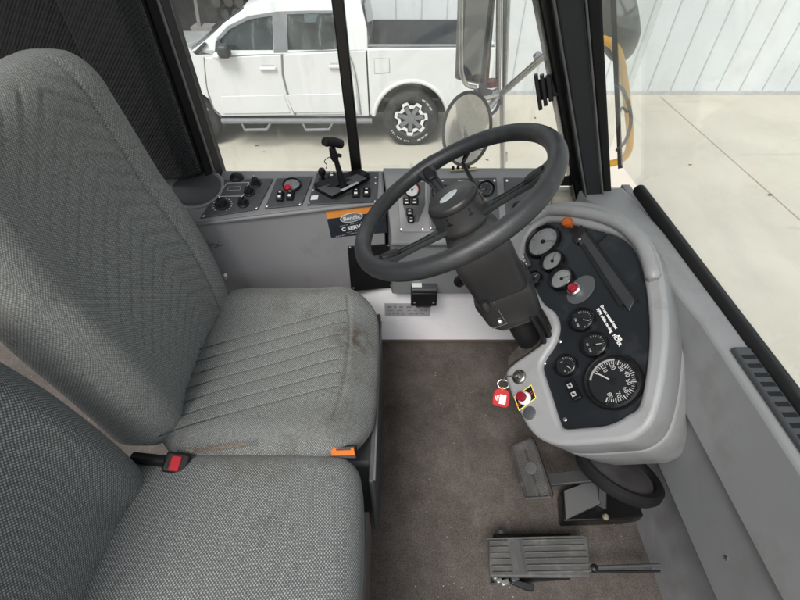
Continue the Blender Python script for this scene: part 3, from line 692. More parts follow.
def spoke(px, py, broad=False):
    e = FW.inverted() @ P(px, py, pl=PW); e.z = 0; d = e.normalized(); s = V((-d.y, d.x, 0))
    wl = obj('spoke', loft([[FW @ (d * r + s * w * sg + V((0, 0, z + dz))) for sg, dz in ((-1, -t), (1, -t), (1, t), (-1, t))]
        for r, w, z, t in ((.050, .020, -.050, .006), (.075, .017, -.044, .006), (.120, .014, -.030, .0055), (.165, .014, -.016, .006), (.188, .020, -.007, .008), (.206, .028, -.001, .011))]), m_rim, sw_, bevel=.003)
    for sg in (-1, 1):
        obj('spoke_groove', loft([[FW @ (d * r + s * (sg * w + o * .0022) + V((0, 0, z + h))) for o, h in ((-1, 0), (1, 0), (1, .0012), (-1, .0012))]
             for r, w, z in ((.080, .0075, -.0366), (.120, .0062, -.0245), (.160, .0065, -.0112))]), m_black, wl)
    obj('spoke_boss', loft([[FW @ (d * r + s * w * sg + V((0, 0, z + dz))) for sg, dz in ((-1, -.004), (1, -.004), (.7, .003), (-.7, .003))]
        for r, w, z in ((.158, .011, -.008), (.175, .016, -.001), (.198, .010, .008))]), m_black, wl, bevel=.002)
spoke(385, 258); spoke(549, 170); spoke(422, 166)
# broad pad where the upper spoke meets the rim
e = FW.inverted() @ P(424, 166, pl=PW); a0 = math.atan2(e.y, e.x)
pad = [FW @ V((rr * math.cos(a0 + da), rr * math.sin(a0 + da), 0)) for rr, da in ((RW, -.17), (RW, -.1), (RW, 0), (RW, .1), (RW, .17))]
obj('rim_sleeve', tube(pad, [.019, .0202, .0204, .0202, .019], n=20), m_rim, sw_)
# column
sc = thing('steering_column', HC - NW * .42, 'dark plastic steering column shroud with bolted cover below the wheel', 'steering column')
def csec(dist, w, h, r=.018, off_=(0, 0)):
    f = FW @ M.Translation((off_[0], off_[1], -dist)); out = []
    for cx, cy, a in ((1, 1, 0), (-1, 1, 90), (-1, -1, 180), (1, -1, 270)):
        for k in range(5):
            t = R(a + k * 22.5); out.append(f @ V((cx * (w - r) + r * math.cos(t), cy * (h - r) + r * math.sin(t), 0)))
    return out
obj('upper_shroud', loft([csec(.066, .050, .050, .048), csec(.105, .055, .060, .03), csec(.16, .058, .066, .024), csec(.30, .054, .062, .024), csec(.37, .048, .054, .022)]), m_col, sc)
obj('lower_cover', loft([csec(.258, .060, .068, .024), csec(.270, .0625, .0715, .024), csec(.340, .058, .067, .022), csec(.362, .050, .057, .02)]), m_col, sc)
f = frame(P(500, 322, pl=(HC - NW * .32 + FW.to_3x3() @ V((.0605, 0, 0)), (FW.to_3x3() @ V((1, 0, 0))).normalized())), (FW.to_3x3() @ V((1, 0, 0))).normalized(), NW)
obj('cover_bolt', bolt_bm(f, .007, .005), m_steel, sc)
bm = bmesh.new(); box_bm(bm, f, .0012, .075, .0012, (.012, .03, .0004)); box_bm(bm, f, .040, .0012, .0012, (-.005, -.012, .0004)); obj('cover_seam', bm, mat('pale seam', (.16, .15, .145), .5), sc)
lug = FW @ V((.064, -.042, -.258)); obj('lug', tube([lug - NW * .012, lug, lug + NW * .012], [.010, .011, .006]), m_col, sc)
obj('lower_tube', tube([HC - NW * .35, HC - NW * .56], .036, n=24), m_black, sc)
for dx, dy, r_ in ((.035, .050, .008), (.048, .035, .006), (.02, .056, .006)):
    pts = smooth_path([FW @ V((dx, dy, -.33)), FW @ V((dx + .012, dy + .006, -.40)), FW @ V((dx + .002, dy, -.47)), FW @ V((dx - .02, dy - .01, -.58))], 6)
    obj('wiring_hose', tube(pts, r_), m_black, sc)
obj('foam_seal', prism([P(*q, pl=(V((.456, .533, .568)) - V((-.70, -.12, .70)).normalized() * .03, V((-.70, -.12, .70)).normalized())) for q in ((511, 368), (510, 360), (520, 349), (534, 331), (539, 306), (549, 318), (546, 341), (531, 354), (514, 365))], V((-.7, -.12, .7)) * .012), mat('dusty foam seal', (.036, .031, .027), .95, var=.4, vs=60, bump=.5, bs=300), sc)
obj('stalk', tube([FW @ V((-.02, .05, -.09)), P(463, 163, y=1.0), P(467, 153, y=1.02)], [.006, .005, .007]), m_black, sc)
kn = FW @ V((-.055, .03, -.20)); obj('tilt_knob', tube([FW @ V((-.05, .03, -.20)), P(459, 282, y=.93)], [.012, .017]), m_black, sc)
# =================================================================== INSTRUMENT DASH
NP = V((-.70, -.12, .70)).normalized(); PO = V((.456, .533, .568)); PP = (PO, NP)
UPP = V((.7, 0, .7)); FPn = frame(PO, NP, UPP); FI = FPn.inverted()
def d2(px, py, d=0):
    q = FI @ P(px, py, pl=off(PP, d)); return V((q.x, q.y, 0))
m_seam_d = mat('panel joint', (.05, .05, .052), .7)
dash = thing('dashboard', PO - NP * .12, 'driver dashboard with black gauge panel in a pale grey surround', 'dashboard')
outer = [(505, 373), (509, 390), (517, 408), (527, 427), (540, 439), (560, 445), (600, 443), (635, 437), (657, 408), (668, 330), (660, 262), (640, 227), (612, 208), (580, 200), (550, 203), (525, 220), (508, 250), (500, 285), (512, 298), (537, 309), (546, 323), (543, 340), (530, 351), (514, 362)]
inner = [(527, 236), (537, 225), (552, 220), (590, 227), (622, 238), (640, 265), (648, 330), (640, 398), (626, 414), (606, 424), (580, 427), (563, 427.5), (557, 418), (550, 396), (543, 375), (541, 365), (545, 356), (554, 342), (558, 325), (553, 311), (541, 301), (530, 280), (522, 258)]
sm = lambda pts, n=5: [(p.x, p.y) for p in smooth_path([d2(*q) for q in pts], n, True)]
obj('surround', plate([sm(outer), sm(inner)], FPn @ M.Translation((0, 0, -.10)), .10, .011), m_lgrey, dash, angle=50)
obj('surround_body', plate([sm(outer)], FPn @ M.Translation((0, 0, -.24)), .1405, .012), m_lgrey, dash, angle=50)
ip = obj('instrument_panel', plate([sm(inner)], FPn @ M.Translation((0, 0, -.030)), .016), m_inst, dash)
HP = -.0135   # panel surface
hood = smooth_path([P(*q, pl=off(PP, .004)) for q in ((527, 222), (546, 211), (562, 210.5), (580, 212), (600, 216), (618, 223), (632, 233), (645, 250), (654, 280))], 6)
obj('hood_bead', tube(hood, [.010] + [.0165] * (len(hood) - 2) + [.010], n=20), m_lgrey, dash)
screws(ip, [(536.5, 228), (560, 341.5), (544.5, 363), (565, 419.5), (606.5, 232)], PP, HP, .0045)
UG = UPP
gl = dict(up=UG)
gauge(544, 242.5, PP, HP, ip, .052, m_lens, UG, 35, 25, mark=mat('dark dial ink', (.05, .05, .05), .6), rz=.014, name='large_gauge')
gauge(553.5, 262, PP, HP, ip, .033, m_lens, UG, -50, 13, mark=MATS['dark dial ink'], rz=.016)
gauge(563, 280, PP, HP, ip, .033, m_lens, UG, 10, 13, mark=MATS['dark dial ink'], rz=.018)
gauge(534.5, 279, PP, HP, ip, .024, m_dial, UG, -20, 11, rz=.010)
gauge(583, 320.5, PP, HP, ip, .031, m_dial, UG, 40, 13, rz=.014, digits=[('150', -150), ('250', 150)], arc=(-90, 90))
gauge(595.5, 345.5, PP, HP, ip, .031, m_dial, UG, 20, 13, rz=.014, digits=[('60', -150), ('140', 150)], arc=(-90, 90))
gauge(567, 366, PP, HP, ip, .0275, m_dial, UG, 60, 13, rz=.014, digits=[('C', -120), ('H', 120)], arc=(-90, 90))
gauge(614, 382, PP, HP, ip, .061, m_dial, UG, -128, 41, rz=.016, digits=[('10', -100), ('20', -68), ('30', -36), ('40', -4), ('50', 28), ('60', 60), ('70', 92), ('80', 124)], name='speedometer', band=(-150, -60, mat('grey dial arc', (.3, .3, .3), .5)))
# pilot lamp block left of the gauges
bm = bmesh.new(); fb = frame(P(525, 262, pl=off(PP, HP)), NP, UG); box_bm(bm, fb, .05, .03, .006, (0, 0, .003)); blk = obj('lamp_strip', bm, m_panel, ip, bevel=.002)
for k in range(3):
    bm = bmesh.new(); box_bm(bm, fb, .008, .010, .002, (-.015 + k * .015, 0, .007)); obj('lamp', bm, m_mark if k != 1 else m_tape, blk)
# red warning button with its grey plate
fr_ = frame(P(576, 291, pl=off(PP, HP)), NP, UG)
rbp = obj('button_plate', plate([el(.032, .042)], frame(P(581, 290, pl=off(PP, HP)), NP, UG) @ M.Rotation(.5, 4, 'Z'), .003, .001), m_panel, ip)
rb2 = obj('warning_button', lathe(fr_ @ M.Translation((0, 0, .003)), [(.017, 0), (.017, .012), (.0135, .014), (.012, .013)], 32), m_steel, ip)
obj('red_lens', lathe(fr_ @ M.Translation((0, 0, .003)), [(.0122, .012), (.0120, .020), (.009, .024), (0, .025)], 28), m_dkred, rb2)
fo = frame(P(571, 226.5, pl=off(PP, HP)), NP, UG)
ok = obj('amber_knob', lathe(fo, [(.006, 0), (.006, .012), (.013, .014), (.015, .022), (.013, .030), (.006, .033), (0, .0335)], 28), m_amber, ip)
# heater slider: a bracket and a long slotted bar
def seg_plate(pxs, d, th, m, name, parent, bev=.0015):
    return obj(name, prism([P(*q, pl=off(PP, HP + d)) for q in pxs], NP * th), m, parent, bevel=bev)
sb = seg_plate([(573, 240.5), (582.5, 226), (587, 231), (577.5, 245.5)], .0005, .008, m_black, 'slider_bracket', ip)
sl = seg_plate([(577.5, 241), (585, 231), (636, 300), (630, 312)], .0004, .006, mat('slider bar', (.028, .029, .031), .35, spec=.35), 'slider_bar', ip)
seg_plate([(581, 246), (584, 243), (623, 303), (619.5, 306.5)], .0066, .0015, m_black, 'slider_slot', sl, .0004)
seg_plate([(585.5, 232.5), (587.5, 231), (638, 299), (636, 301)], .0066, .0015, m_black, 'slider_slot', sl, .0004)
seg_plate([(594, 243), (605, 233), (606.5, 234.5), (595.5, 245)], .0004, .004, m_black, 'printed_tick', ip, .0004)
obj('slider_screw', bolt_bm(frame(P(579.5, 239, pl=off(PP, HP + .0085)), NP, UG), .004), m_steel, sl)
# printed warning
def ptext(s, p0, p1, size):
    a, b = P(*p0, pl=off(PP, HP + .0004)), P(*p1, pl=off(PP, HP + .0004)); x = (b - a).normalized()
    f = frame((a + b) / 2, NP, NP.cross(x)); obj('panel_lettering', text(s, f, size, .0002, bold=.0003, sx=(b - a).length / (len(s) * size * .50)), m_mark, ip, smooth=False)
ptext('Do not exceed max', (601, 305), (617, 329), .0098)
ptext('RPM while moving', (597, 308), (612.5, 333), .0098)
ptext('AIR', (617.5, 335), (621, 341), .0098); ptext('FILTER', (613.5, 334.5), (620.5, 346), .0098)
# rocker pair
f = frame(P(574.5, 390, pl=off(PP, HP)), NP, UG)
dirv = (P(577.5, 397, pl=off(PP, HP)) - P(571, 383, pl=off(PP, HP))).normalized()
f = frame(P(575, 391, pl=off(PP, HP)), NP, -dirv)
bm = bmesh.new(); box_bm(bm, f, .021, .050, .012, (0, 0, .006)); rk = obj('rocker_switch', bm, m_blackg, ip, bevel=.002)
for dy in (-.011, .011):
    bm = bmesh.new(); box_bm(bm, f, .011, .011, .0005, (-.002, dy, .0125)); ic = obj('icon', bm, m_tape, rk)
    bm = bmesh.new(); box_bm(bm, f @ M.Translation((-.002, dy, .0132)) @ M.Rotation(.8, 4, 'Z'), .0035, .0075, .0004); obj('icon_mark', bm, m_black, rk)
# key lock, warning label with red button, blanking plug
fk = frame(P(519.5, 377, pl=off(PP, .001)), NP, UG)
lk = obj('ignition_lock', lathe(fk, [(.019, 0), (.019, .003), (.0165, .006), (.012, .007), (.011, .012), (.004, .012), (.003, .010), (0, .010)], 36), mat('worn lock steel', (.42, .41, .39), .28, 1), dash)
bm = bmesh.new(); box_bm(bm, fk, .003, .012, .006, (0, 0, .0125)); obj('key_blade', bm, m_steel, lk)
wlb = obj('warning_label', prism([P(*q, pl=off(PP, .001)) for q in ((514, 397), (531.5, 384.5), (536.5, 398), (519, 411))], NP * .0006), m_yel, dash, smooth=False)
obj('label_field', prism([P(*q, pl=off(PP, .0017)) for q in ((515, 397.3), (531.2, 385.8), (535.4, 397.7), (519.3, 409.6))], NP * .0005), m_black, wlb, smooth=False)
for q in ((518.5, 404.5), (531.5, 392.5)):
    bm = bmesh.new(); x = P(q[0] + 2, q[1] - 1.5, pl=off(PP, .0023)) - P(*q, pl=off(PP, .0023)); fx = frame(P(*q, pl=off(PP, .0024)), NP, NP.cross(x))
    for i in range(3):
        for j in range(2): box_bm(bm, fx, .0032, .0022, .0003, (-.005 + i * .0045, -.003 + j * .005, 0))
    obj('red_print', bm, mat('label red', (.45, .05, .05), .5), wlb, smooth=False)
f = frame(P(525, 398.5, pl=off(PP, .002)), NP, UG)
bt = obj('push_button', lathe(f, [(.0165, 0), (.0165, .006), (.013, .011), (.0115, .012)], 32), m_mark, dash)
obj('red_cap', lathe(f, [(.0115, .010), (.0118, .020), (.0105, .024), (0, .025)], 28), m_dkred, bt)
f = frame(P(529.5, 413, pl=off(PP, .001)), NP, UG); obj('blanking_plug', lathe(f, [(.0165, 0), (.0165, .0015), (.015, .0025), (0, .003)], 32), m_panel, dash)
# dash top running out to the windscreen and to the right
dt = obj('dash_top', loft([[V((.54, 1.165, .66)), V((.675, 1.165, .668)), V((.684, 1.165, .60)), V((.54, 1.165, .52))],
    [V((.59, .90, .69)), V((.675, .90, .695)), V((.684, .90, .60)), V((.59, .90, .52))],
    [V((.622, .60, .69)), V((.675, .60, .70)), V((.684, .60, .60)), V((.622, .60, .5))],
    [V((.622, -.6, .69)), V((.675, -.6, .70)), V((.684, -.6, .60)), V((.622, -.6, .5))]]), m_lgrey, dash, bevel=.010, seg=3)
obj('dash_face', box((.634, -.6, .30), (.683, .62, .685)), m_grey, dash, bevel=.015, seg=3)
vt = obj('demister_vent', box((.632, -.30, .694), (.666, .52, .7055)), m_panel, dash, bevel=.004)
for k in range(40):
    obj('vent_slot', box((.637, -.29 + k * .020, .7056), (.661, -.281 + k * .020, .7062)), m_black, vt, smooth=False)
obj('face_joint', box((.6322, -.59, .545), (.6338, .61, .551)), m_seam_d, dash, smooth=False)
for y_ in (-.2, .02, .24, .46): 
    for z_ in (.40, .52, .60): obj('screw', bolt_bm(frame(V((.6338, y_, z_)), V((-1, 0, 0)), V((0, 0, 1))), .005), m_steel, dash)
# key tag hanging from the lock
kt = thing('key_tag', P(502, 395, z=.46), 'red plastic key tag with white paper insert hanging beside the ignition', 'key tag')
KP = (P(505, 376, pl=PP) + V((-.005, -.004, -.02)), V((-.25, -.55, .8)).normalized())
kc = [P(*q, pl=KP) for q in ((501.6, 380), (507.6, 381.5), (508.4, 386), (505, 388.3), (500, 387.6), (497.8, 384), (499, 381))]
obj('split_ring', tube(smooth_path(kc, 5, True), .0014, n=8, closed=True), m_chrome, kt)
obj('ring_chain', tube([P(504, 380.5, pl=KP), P(505.5, 376, pl=off(PP, .004)), P(514, 376, pl=off(PP, .012)), P(519, 377, pl=off(PP, .014))], .0016, n=8), m_steel, kt)
fq = frame(P(501.3, 398, pl=KP), KP[1], P(502.6, 390, pl=KP) - P(500.5, 405, pl=KP))
kts = smooth_path([V((-.020, .013, 0)), V((-.012, .0225, 0)), V((0, .0245, 0)), V((.012, .0225, 0)), V((.020, .013, 0)), V((.0215, -.010, 0)), V((.017, -.021, 0)), V((0, -.0225, 0)), V((-.017, -.021, 0)), V((-.0215, -.010, 0))], 4, True)
tg = obj('tag_body', plate([[(p.x, p.y) for p in kts]], fq @ M.Translation((0, 0, -.002)), .004, .0012), mat('red tag plastic', (.36, .006, .012), .5, spec=.15), kt)
bm = bmesh.new(); box_bm(bm, fq, .0165, .024, .0006, (.004, -.003, .0023)); obj('paper_insert', bm, m_mark, tg)
bm = bmesh.new()
for k in range(3): box_bm(bm, fq, .0018, .015 - .003 * k, .0005, (-.0075 - k * .0035, -.002, .0022))
obj('tag_print', bm, m_mark, tg)
obj('tag_loop', tube([P(502.8, 387, pl=KP), P(502.3, 391, pl=KP)], .003, n=8), m_orange, tg)
# =================================================================== PEDALS
br = thing('brake_pedal', P(531, 470, z=.10), 'upright worn rubber brake pedal on a steel arm under the dashboard', 'pedal')
c = P(531, 468, z=.17); BN = V((-.62, -.22, .75)).normalized()
BPp = (c, BN); BU = (P(520.5, 440, pl=BPp) - P(539, 497, pl=BPp)).normalized()
FB = frame(c, BN, BU)
bq = [FB.inverted() @ P(*q, pl=BPp) for q in ((510, 445.5), (531, 436.5), (534, 440), (552.5, 494), (551, 498), (526, 499), (523.5, 496), (509.5, 450))]
obj('pad', plate([[(p.x, p.y) for p in bq]], FB @ M.Translation((0, 0, -.012)), .012, .003), m_pedald, br)
wp_ = max(p.x for p in bq) - min(p.x for p in bq)
bm = bmesh.new()
import itertools
def inside(pt, poly):
    r_ = False
    for (x0, y0), (x1, y1) in zip(poly, poly[1:] + poly[:1]):
        if (y0 > pt[1]) != (y1 > pt[1]) and pt[0] < (x1 - x0) * (pt[1] - y0) / (y1 - y0) + x0: r_ = not r_
    return r_
poly = [(p.x * .86, p.y * .93) for p in bq]
for k in range(-60, 61):
    y = k * .0052
    for sg in (-1, 1):
        prev = None
        for j in range(0, 26):
            x = sg * (.003 + j * .0012); yy = y + abs(x) * .9
            okp = inside((x, yy), poly) and (x * x + yy * yy) > .018 ** 2
            if okp and prev: 
                a_, b_ = FB @ V((prev[0], prev[1], .0004)), FB @ V((x, yy, .0004)); n_ = (b_ - a_).cross(BN).normalized() * .0011
                prism([a_ - n_, b_ - n_, b_ + n_, a_ + n_], BN * .0012, bm)
            prev = (x, yy) if okp else None
obj('tread', bm, m_pedal, br, smooth=False)
obj('pad_boss', lathe(FB, [(.017, 0), (.017, .0016), (.014, .002), (0, .002)], 32), m_pedal, br)
obj('pad_lip', tube([P(526, 498.5, pl=off(BPp, .002)), P(551, 497, pl=off(BPp, .002))], .0035), m_pedal, br)
a1 = P(541, 481, pl=off(BPp, -.02)); a2 = P(602, 474, z=.21)
obj('arm', loft([[q + V((0, -w, .006)), q + V((0, w, .006)), q + V((0, w, -.006)), q + V((0, -w, -.006))] for q, w in ((a1, .016), (a1 * .5 + a2 * .5, .017), (a2, .019))]), mat('arm steel', (.035, .035, .036), .5, spec=.3), br, bevel=.002)
pkt = thing('pedal_bracket', P(590, 505, z=.03), 'black folded steel pedal bracket bolted to the floor', 'bracket')
bb = [P(563, 490, z=.075), P(601, 484, z=.11), P(648, 480, z=.11), P(652, 515, z=.05), P(626, 520, z=.05), P(563, 522, z=.05)]
obj('folded_plate', prism([(p.x, p.y, .012) for p in bb], (0, 0, .045)), m_blackg, pkt, bevel=.004)
obj('web_plate', prism([P(600, 480, z=.19), P(606, 480, z=.19), P(606, 510, z=.058), P(598, 506, z=.058)], (.004, .006, 0)), m_panel, pkt, bevel=.001)
obj('fold_ridge', prism([P(563, 491, z=.06), P(600, 478, z=.13), P(600, 505, z=.075), P(565, 521, z=.058)], (0, 0, .006)), mat('bracket steel', (.018, .019, .021), .5, spec=.3, var=.2), pkt, bevel=.002)
for q in ((605.5, 517, .058), (616, 485, .058)): obj('bolt', bolt_bm(frame(P(q[0], q[1], z=q[2]), UZ, V((0, 1, 0))), .009, .008), mat('dull bolt', (.38, .34, .26), .45, .6), pkt)
bo = thing('rubber_boot', P(614, 463, z=.28), 'round black rubber boot under the dashboard lip', 'boot')
fbo = frame(P(618, 470, z=.30), V((.30, .40, .87)), V((0, 1, 0)))
obj('boot_rim', lathe(fbo, [(.100, -.016), (.106, -.006), (.106, .008), (.098, .014), (.086, .012), (.082, .002)], 56), m_rubber, bo)
obj('boot_centre', lathe(fbo, [(.082, .003), (.05, .007), (0, .009)], 48), mat('scuffed boot rubber', (.045, .042, .045), .55, var=.3, vs=20, bump=.3, bs=200), bo)
ac = thing('accelerator_pedal', P(538, 557, z=.0), 'long ribbed grey accelerator treadle on the floor mat', 'pedal')
AZ = .095
aq = [P(488.5, 537.5, z=AZ - .012), P(588.5, 535, z=AZ + .012), P(590.5, 577, z=AZ + .012), P(489.5, 576.5, z=AZ - .012)]
an = (aq[1] - aq[0]).cross(aq[3] - aq[0]).normalized(); an = an if an.z > 0 else -an
obj('treadle', prism([q - an * .014 for q in aq], an * .014), m_pedal, ac, bevel=.004, seg=3)
fa = frame(sum(aq, V()) / 4, an, an.cross(aq[1] - aq[0])); la = (aq[1] - aq[0]).length; ha_ = (aq[0] - aq[3]).length
bm = bmesh.new()
for k in range(6):
    y = -ha_ * .40 + k * ha_ * .80 / 5
    box_bm(bm, fa, la * .60, .0045, .0042, (la * .165, y, .002)); box_bm(bm, fa, la * .19, .0045, .0042, (-la * .375, y, .002))
obj('tread_ribs', bm, m_pedal, ac, bevel=.0015)
bm = bmesh.new(); box_bm(bm, fa, .003, ha_ * .84, .003, (-la * .155, 0, .0015)); box_bm(bm, fa, la * .97, .004, .003, (0, ha_ * .475, .001))
obj('tread_edges', bm, m_pedal, ac, bevel=.001)
bm = bmesh.new(); box_bm(bm, fa, .012, ha_ * .70, .0006, (-la * .24, 0, .0006)); obj('smooth_patch', bm, mat('smooth pad patch', (.07, .07, .07), .45), ac)
obj('base_plate', prism([P(493, 535, z=.012), P(570, 534, z=.012), P(570, 580, z=.012), P(490, 585, z=.012)], (0, 0, .008)), m_black, ac, bevel=.002)
obj('pivot_block', prism([P(492, 541, z=.02), P(520, 541, z=.02), P(520, 574, z=.02), P(492, 574, z=.02)], (0, 0, .055)), m_black, ac, bevel=.004)
obj('pivot_pin', tube([P(501, 534, z=.06), P(500.5, 530, z=.062)], [.012, .009]), mat('oily steel', (.12, .12, .12), .4, .7), ac)
obj('pull_rod', tube([P(588, 568, z=.085), P(605, 567, z=.080), P(660, 565, z=.09)], .0045), m_panel, ac)
obj('rod_sleeve', tube([P(588, 572, z=.07), P(660, 571, z=.08)], .003), m_black, ac)
obj('rod_end', lathe(frame(P(594, 568, z=.083), UZ, V((0, 1, 0))), [(.009, -.008), (.009, .006), (.005, .009), (0, .009)], 18), m_black, ac)
for q, s in (((499, 581), (.016, .012, .02)), ((505, 582.5), (.022, .014, .016)), ((515, 579), (.02, .012, .014)), ((495, 577.5), (.012, .012, .02))):
    bm = bmesh.new(); box_bm(bm, M.Translation(P(q[0], q[1], z=.045)) @ M.Rotation(.3, 4, 'Z'), *s); obj('linkage', bm, mat('dull zinc', (.34, .34, .33), .4, .8) if q[0] < 510 else m_panel, ac, bevel=.003)
obj('linkage_arm', prism([P(512, 580, z=.04), P(534, 585, z=.035), P(533, 592, z=.03), P(527, 591.5, z=.03), P(510, 584, z=.04)], (0, 0, .01)), m_black, ac, bevel=.002)
# =================================================================== SEATS
def cushion(lo, hi, seams, rad=(.062, .062, .048), store=None):
    h = hi[2] - lo[2]; cx, cy = (lo[0] + hi[0]) / 2, (lo[1] + hi[1]) / 2; wx, wy = (hi[0] - lo[0]) / 2, (hi[1] - lo[1]) / 2
    def fn(p, s):
        sx, sy = (p.x - cx) / wx, (p.y - cy) / wy; top = max(0, (p.z - lo[2]) / h)
        # plan outline: rounded front corners
        if sx > .45:
            t = (sx - .45) / .55; p.y = cy + (p.y - cy) * (1 - (.10 if seams else .02) * t ** 2.5)
        p.x -= .018 * abs(sy) ** 3 * max(0, sx)
        if seams:
            roll = math.exp(-((sy - .80) / .20) ** 2) * .020 + math.exp(-((sy + .84) / .18) ** 2) * .012
            dip = -.012 * math.exp(-((sx + .15) / .6) ** 2) * math.exp(-(sy / .6) ** 2)
            fr = -.028 * max(0, (sx - .60) / .40) ** 2 + .008 * math.exp(-((sx - .55) / .25) ** 2)
            g = 0
            for k in range(7):
                c0 = -.60 + k * .155; line = c0 + .30 * (sx + .2) - .10 * sx * sx
                if -.98 < sx < .66: g -= .0026 * math.exp(-((sy - line) / .012) ** 2)
                g += .0008 * math.exp(-((sy - line - .077) / .05) ** 2)
            g -= .006 * math.exp(-((sx - .70 + .10 * sy * sy) / .018) ** 2) * (abs(sy) < .74)
            p.z += top * (roll + dip + fr + g) 
        else:
            p.z += top * (-.005 * sx ** 2 - .005 * sy ** 2 + .006 - .02 * max(0, (sx - .75) / .25) ** 2)
        return p
    if store is not None:
        for k in range(7):
            path = []
            for j in range(60):
                sx = -.96 + 1.60 * j / 59; sy = -.60 + k * .155 + .30 * (sx + .2) - .10 * sx * sx
                if abs(sy) < .9: path.append(fn(V((cx + sx * wx, cy + sy * wy, hi[2])), None) + V((0, 0, -.0004)))
            store.append(path)
    return rbox(lo, hi, rad, (130, 200, 12), fn)
def backrest(x0, y0, y1, z0, z1, th, pattern=True, lean=.10):
    cy = (y0 + y1) / 2; wy = (y1 - y0) / 2
    def fn(p, s):
        f = max(0, (p.x - (x0 - th)) / th); sy = (p.y - cy) / wy; hz = (p.z - z0)
        if hz > .35: p.y = cy + (p.y - cy) * (1 - .55 * (hz - .35) ** 1.4)
        g = .014 * math.exp(-((abs(sy) - .78) / .18) ** 2) - .010 * math.exp(-(sy / .5) ** 2) + .022 * math.sin(max(0, min(1, hz / .45)) * math.pi) 
        if pattern:
            u = (hz + .16 * abs(sy - .25)) / .037; fr = u - math.floor(u)
            if -.62 < sy < .60: g += -.0060 * math.exp(-((fr - .5) / .12) ** 2) * .5 + .001 * math.exp(-((fr - .75) / .15) ** 2)
            g -= .006 * math.exp(-((sy - .60) / .02) ** 2)
        p.x += f * g - lean * hz
        return p
    return rbox((x0 - th, y0, z0), (x0, y1, z1), (.045, .07, .07), (8, 90, 170), fn, 0)
ds = thing('driver_seat', (-.3, .70, 0), 'grey woven driver seat with stitched channels and worn front edge', 'seat')
seam_paths = []
cu1 = obj('seat_cushion', cushion((-.56, .425, .345), (-.058, .965, .462), True, (.11, .10, .045), seam_paths), m_seat, ds, angle=0)
obj('backrest', backrest(-.515, .445, .955, .40, 1.12, .13), m_back, ds, angle=0)
obj('seat_base', box((-.50, .46, .0), (-.068, .94, .325)), m_seatbase, ds, bevel=.012, seg=3)
obj('side_cover', loft([[V((-.072, .405, z)), V((-.060, .405, z)), V((-.060, .93, z)), V((-.072, .93, z))] for z in (.03, .36)]), m_seatbase, ds, bevel=.004)
obj('cover_edge', tube([V((-.060, .41, .355)), V((-.060, .90, .355))], .004, n=8), mat('grey edge trim', (.15, .15, .155), .45), ds)
bm = bmesh.new()
for pth in seam_paths: tube(pth, .0011, bm, n=6)
obj('stitch_seams', bm, mat('dark stitching', (.035, .037, .035), .9), cu1)
# brown frayed patch along the near edge
bm = bmesh.new()
for k in range(240):
    t = random.random(); a_ = P(190 + 56 * t + random.gauss(0, 2), 452 - 7 * t + random.gauss(0, .9), y=.4265); 
    fz = frame(a_ + V((0, .002, 0)), V((0, -1, .3)), V((.2, 0, 1))); box_bm(bm, fz @ M.Rotation(random.uniform(0, 3), 4, 'Z'), random.uniform(.002, .009), random.uniform(.0008, .0022), .001)
obj('frayed_patch', bm, m_stain, cu1, smooth=False)
obj('hinge_cap', tube([P(225.5, 275, y=.965), P(226, 278, y=.985)], [.005, .005]), m_mark, ds)
# orange tag between the seats
ot = thing('orange_latch', P(343, 452, z=.40), 'orange latch tab in the gap between the two seats', 'latch tab')
OP = (V((-.12, .436, .437)), V((0, -.35, .94)).normalized())
obj('tab', prism([P(*q, pl=OP) for q in ((330.5, 448.5), (354, 447.5), (355.5, 455.5), (332, 456))], OP[1] * .006), m_orange, ot, bevel=.0012)
obj('tab_slot', prism([P(*q, pl=off(OP, .0062)) for q in ((336, 448.8), (350.5, 448), (350.8, 450), (336.3, 450.7))], OP[1] * .0006), m_black, ot)
obj('tab_mount', prism([P(*q, pl=off(OP, -.03)) for q in ((326, 448), (357, 446), (358, 460), (326, 460))], OP[1] * .025), m_black, ot, bevel=.003)
ps = thing('helper_seat', (-.3, .15, 0), 'smooth grey woven helper seat cushion nearest the camera', 'seat')
obj('seat_cushion', cushion((-.58, -.12, .30), (-.074, .434, .452), False, (.042, .042, .026)), m_seat2, ps, angle=0)
obj('backrest', backrest(-.545, -.10, .415, .36, 1.02, .12, False), m_seat2, ps, angle=0)
obj('seat_base', box((-.50, -.08, .0), (-.085, .38, .31)), m_seatbase, ps, bevel=.012, seg=3)
obj('front_board', box((-.094, -.12, 0), (-.078, .396, .20)), mat('worn edge board', (.13, .115, .10), .7, var=.15, dirt=(.2, .16, .13), damt=.6), ps, bevel=.003)
bk = thing('belt_buckle', P(180, 463, z=.445), 'black seat belt buckle with red release button between the seats', 'buckle')
fbk = frame(P(177, 463, z=.452), V((.35, -.3, .9)), V((0, 1, 0)))
bm = bmesh.new(); box_bm(bm, fbk, .05, .042, .022); obj('buckle_body', bm, m_black, bk, bevel=.006, seg=3)
bm = bmesh.new(); box_bm(bm, fbk, .020, .030, .004, (-.002, -.002, .012)); obj('release_button', bm, m_red, bk, bevel=.002)
obj('belt_stalk', tube([fbk @ V((-.02, 0, 0)), fbk @ V((-.09, .0, -.03))], .012), m_black, bk)
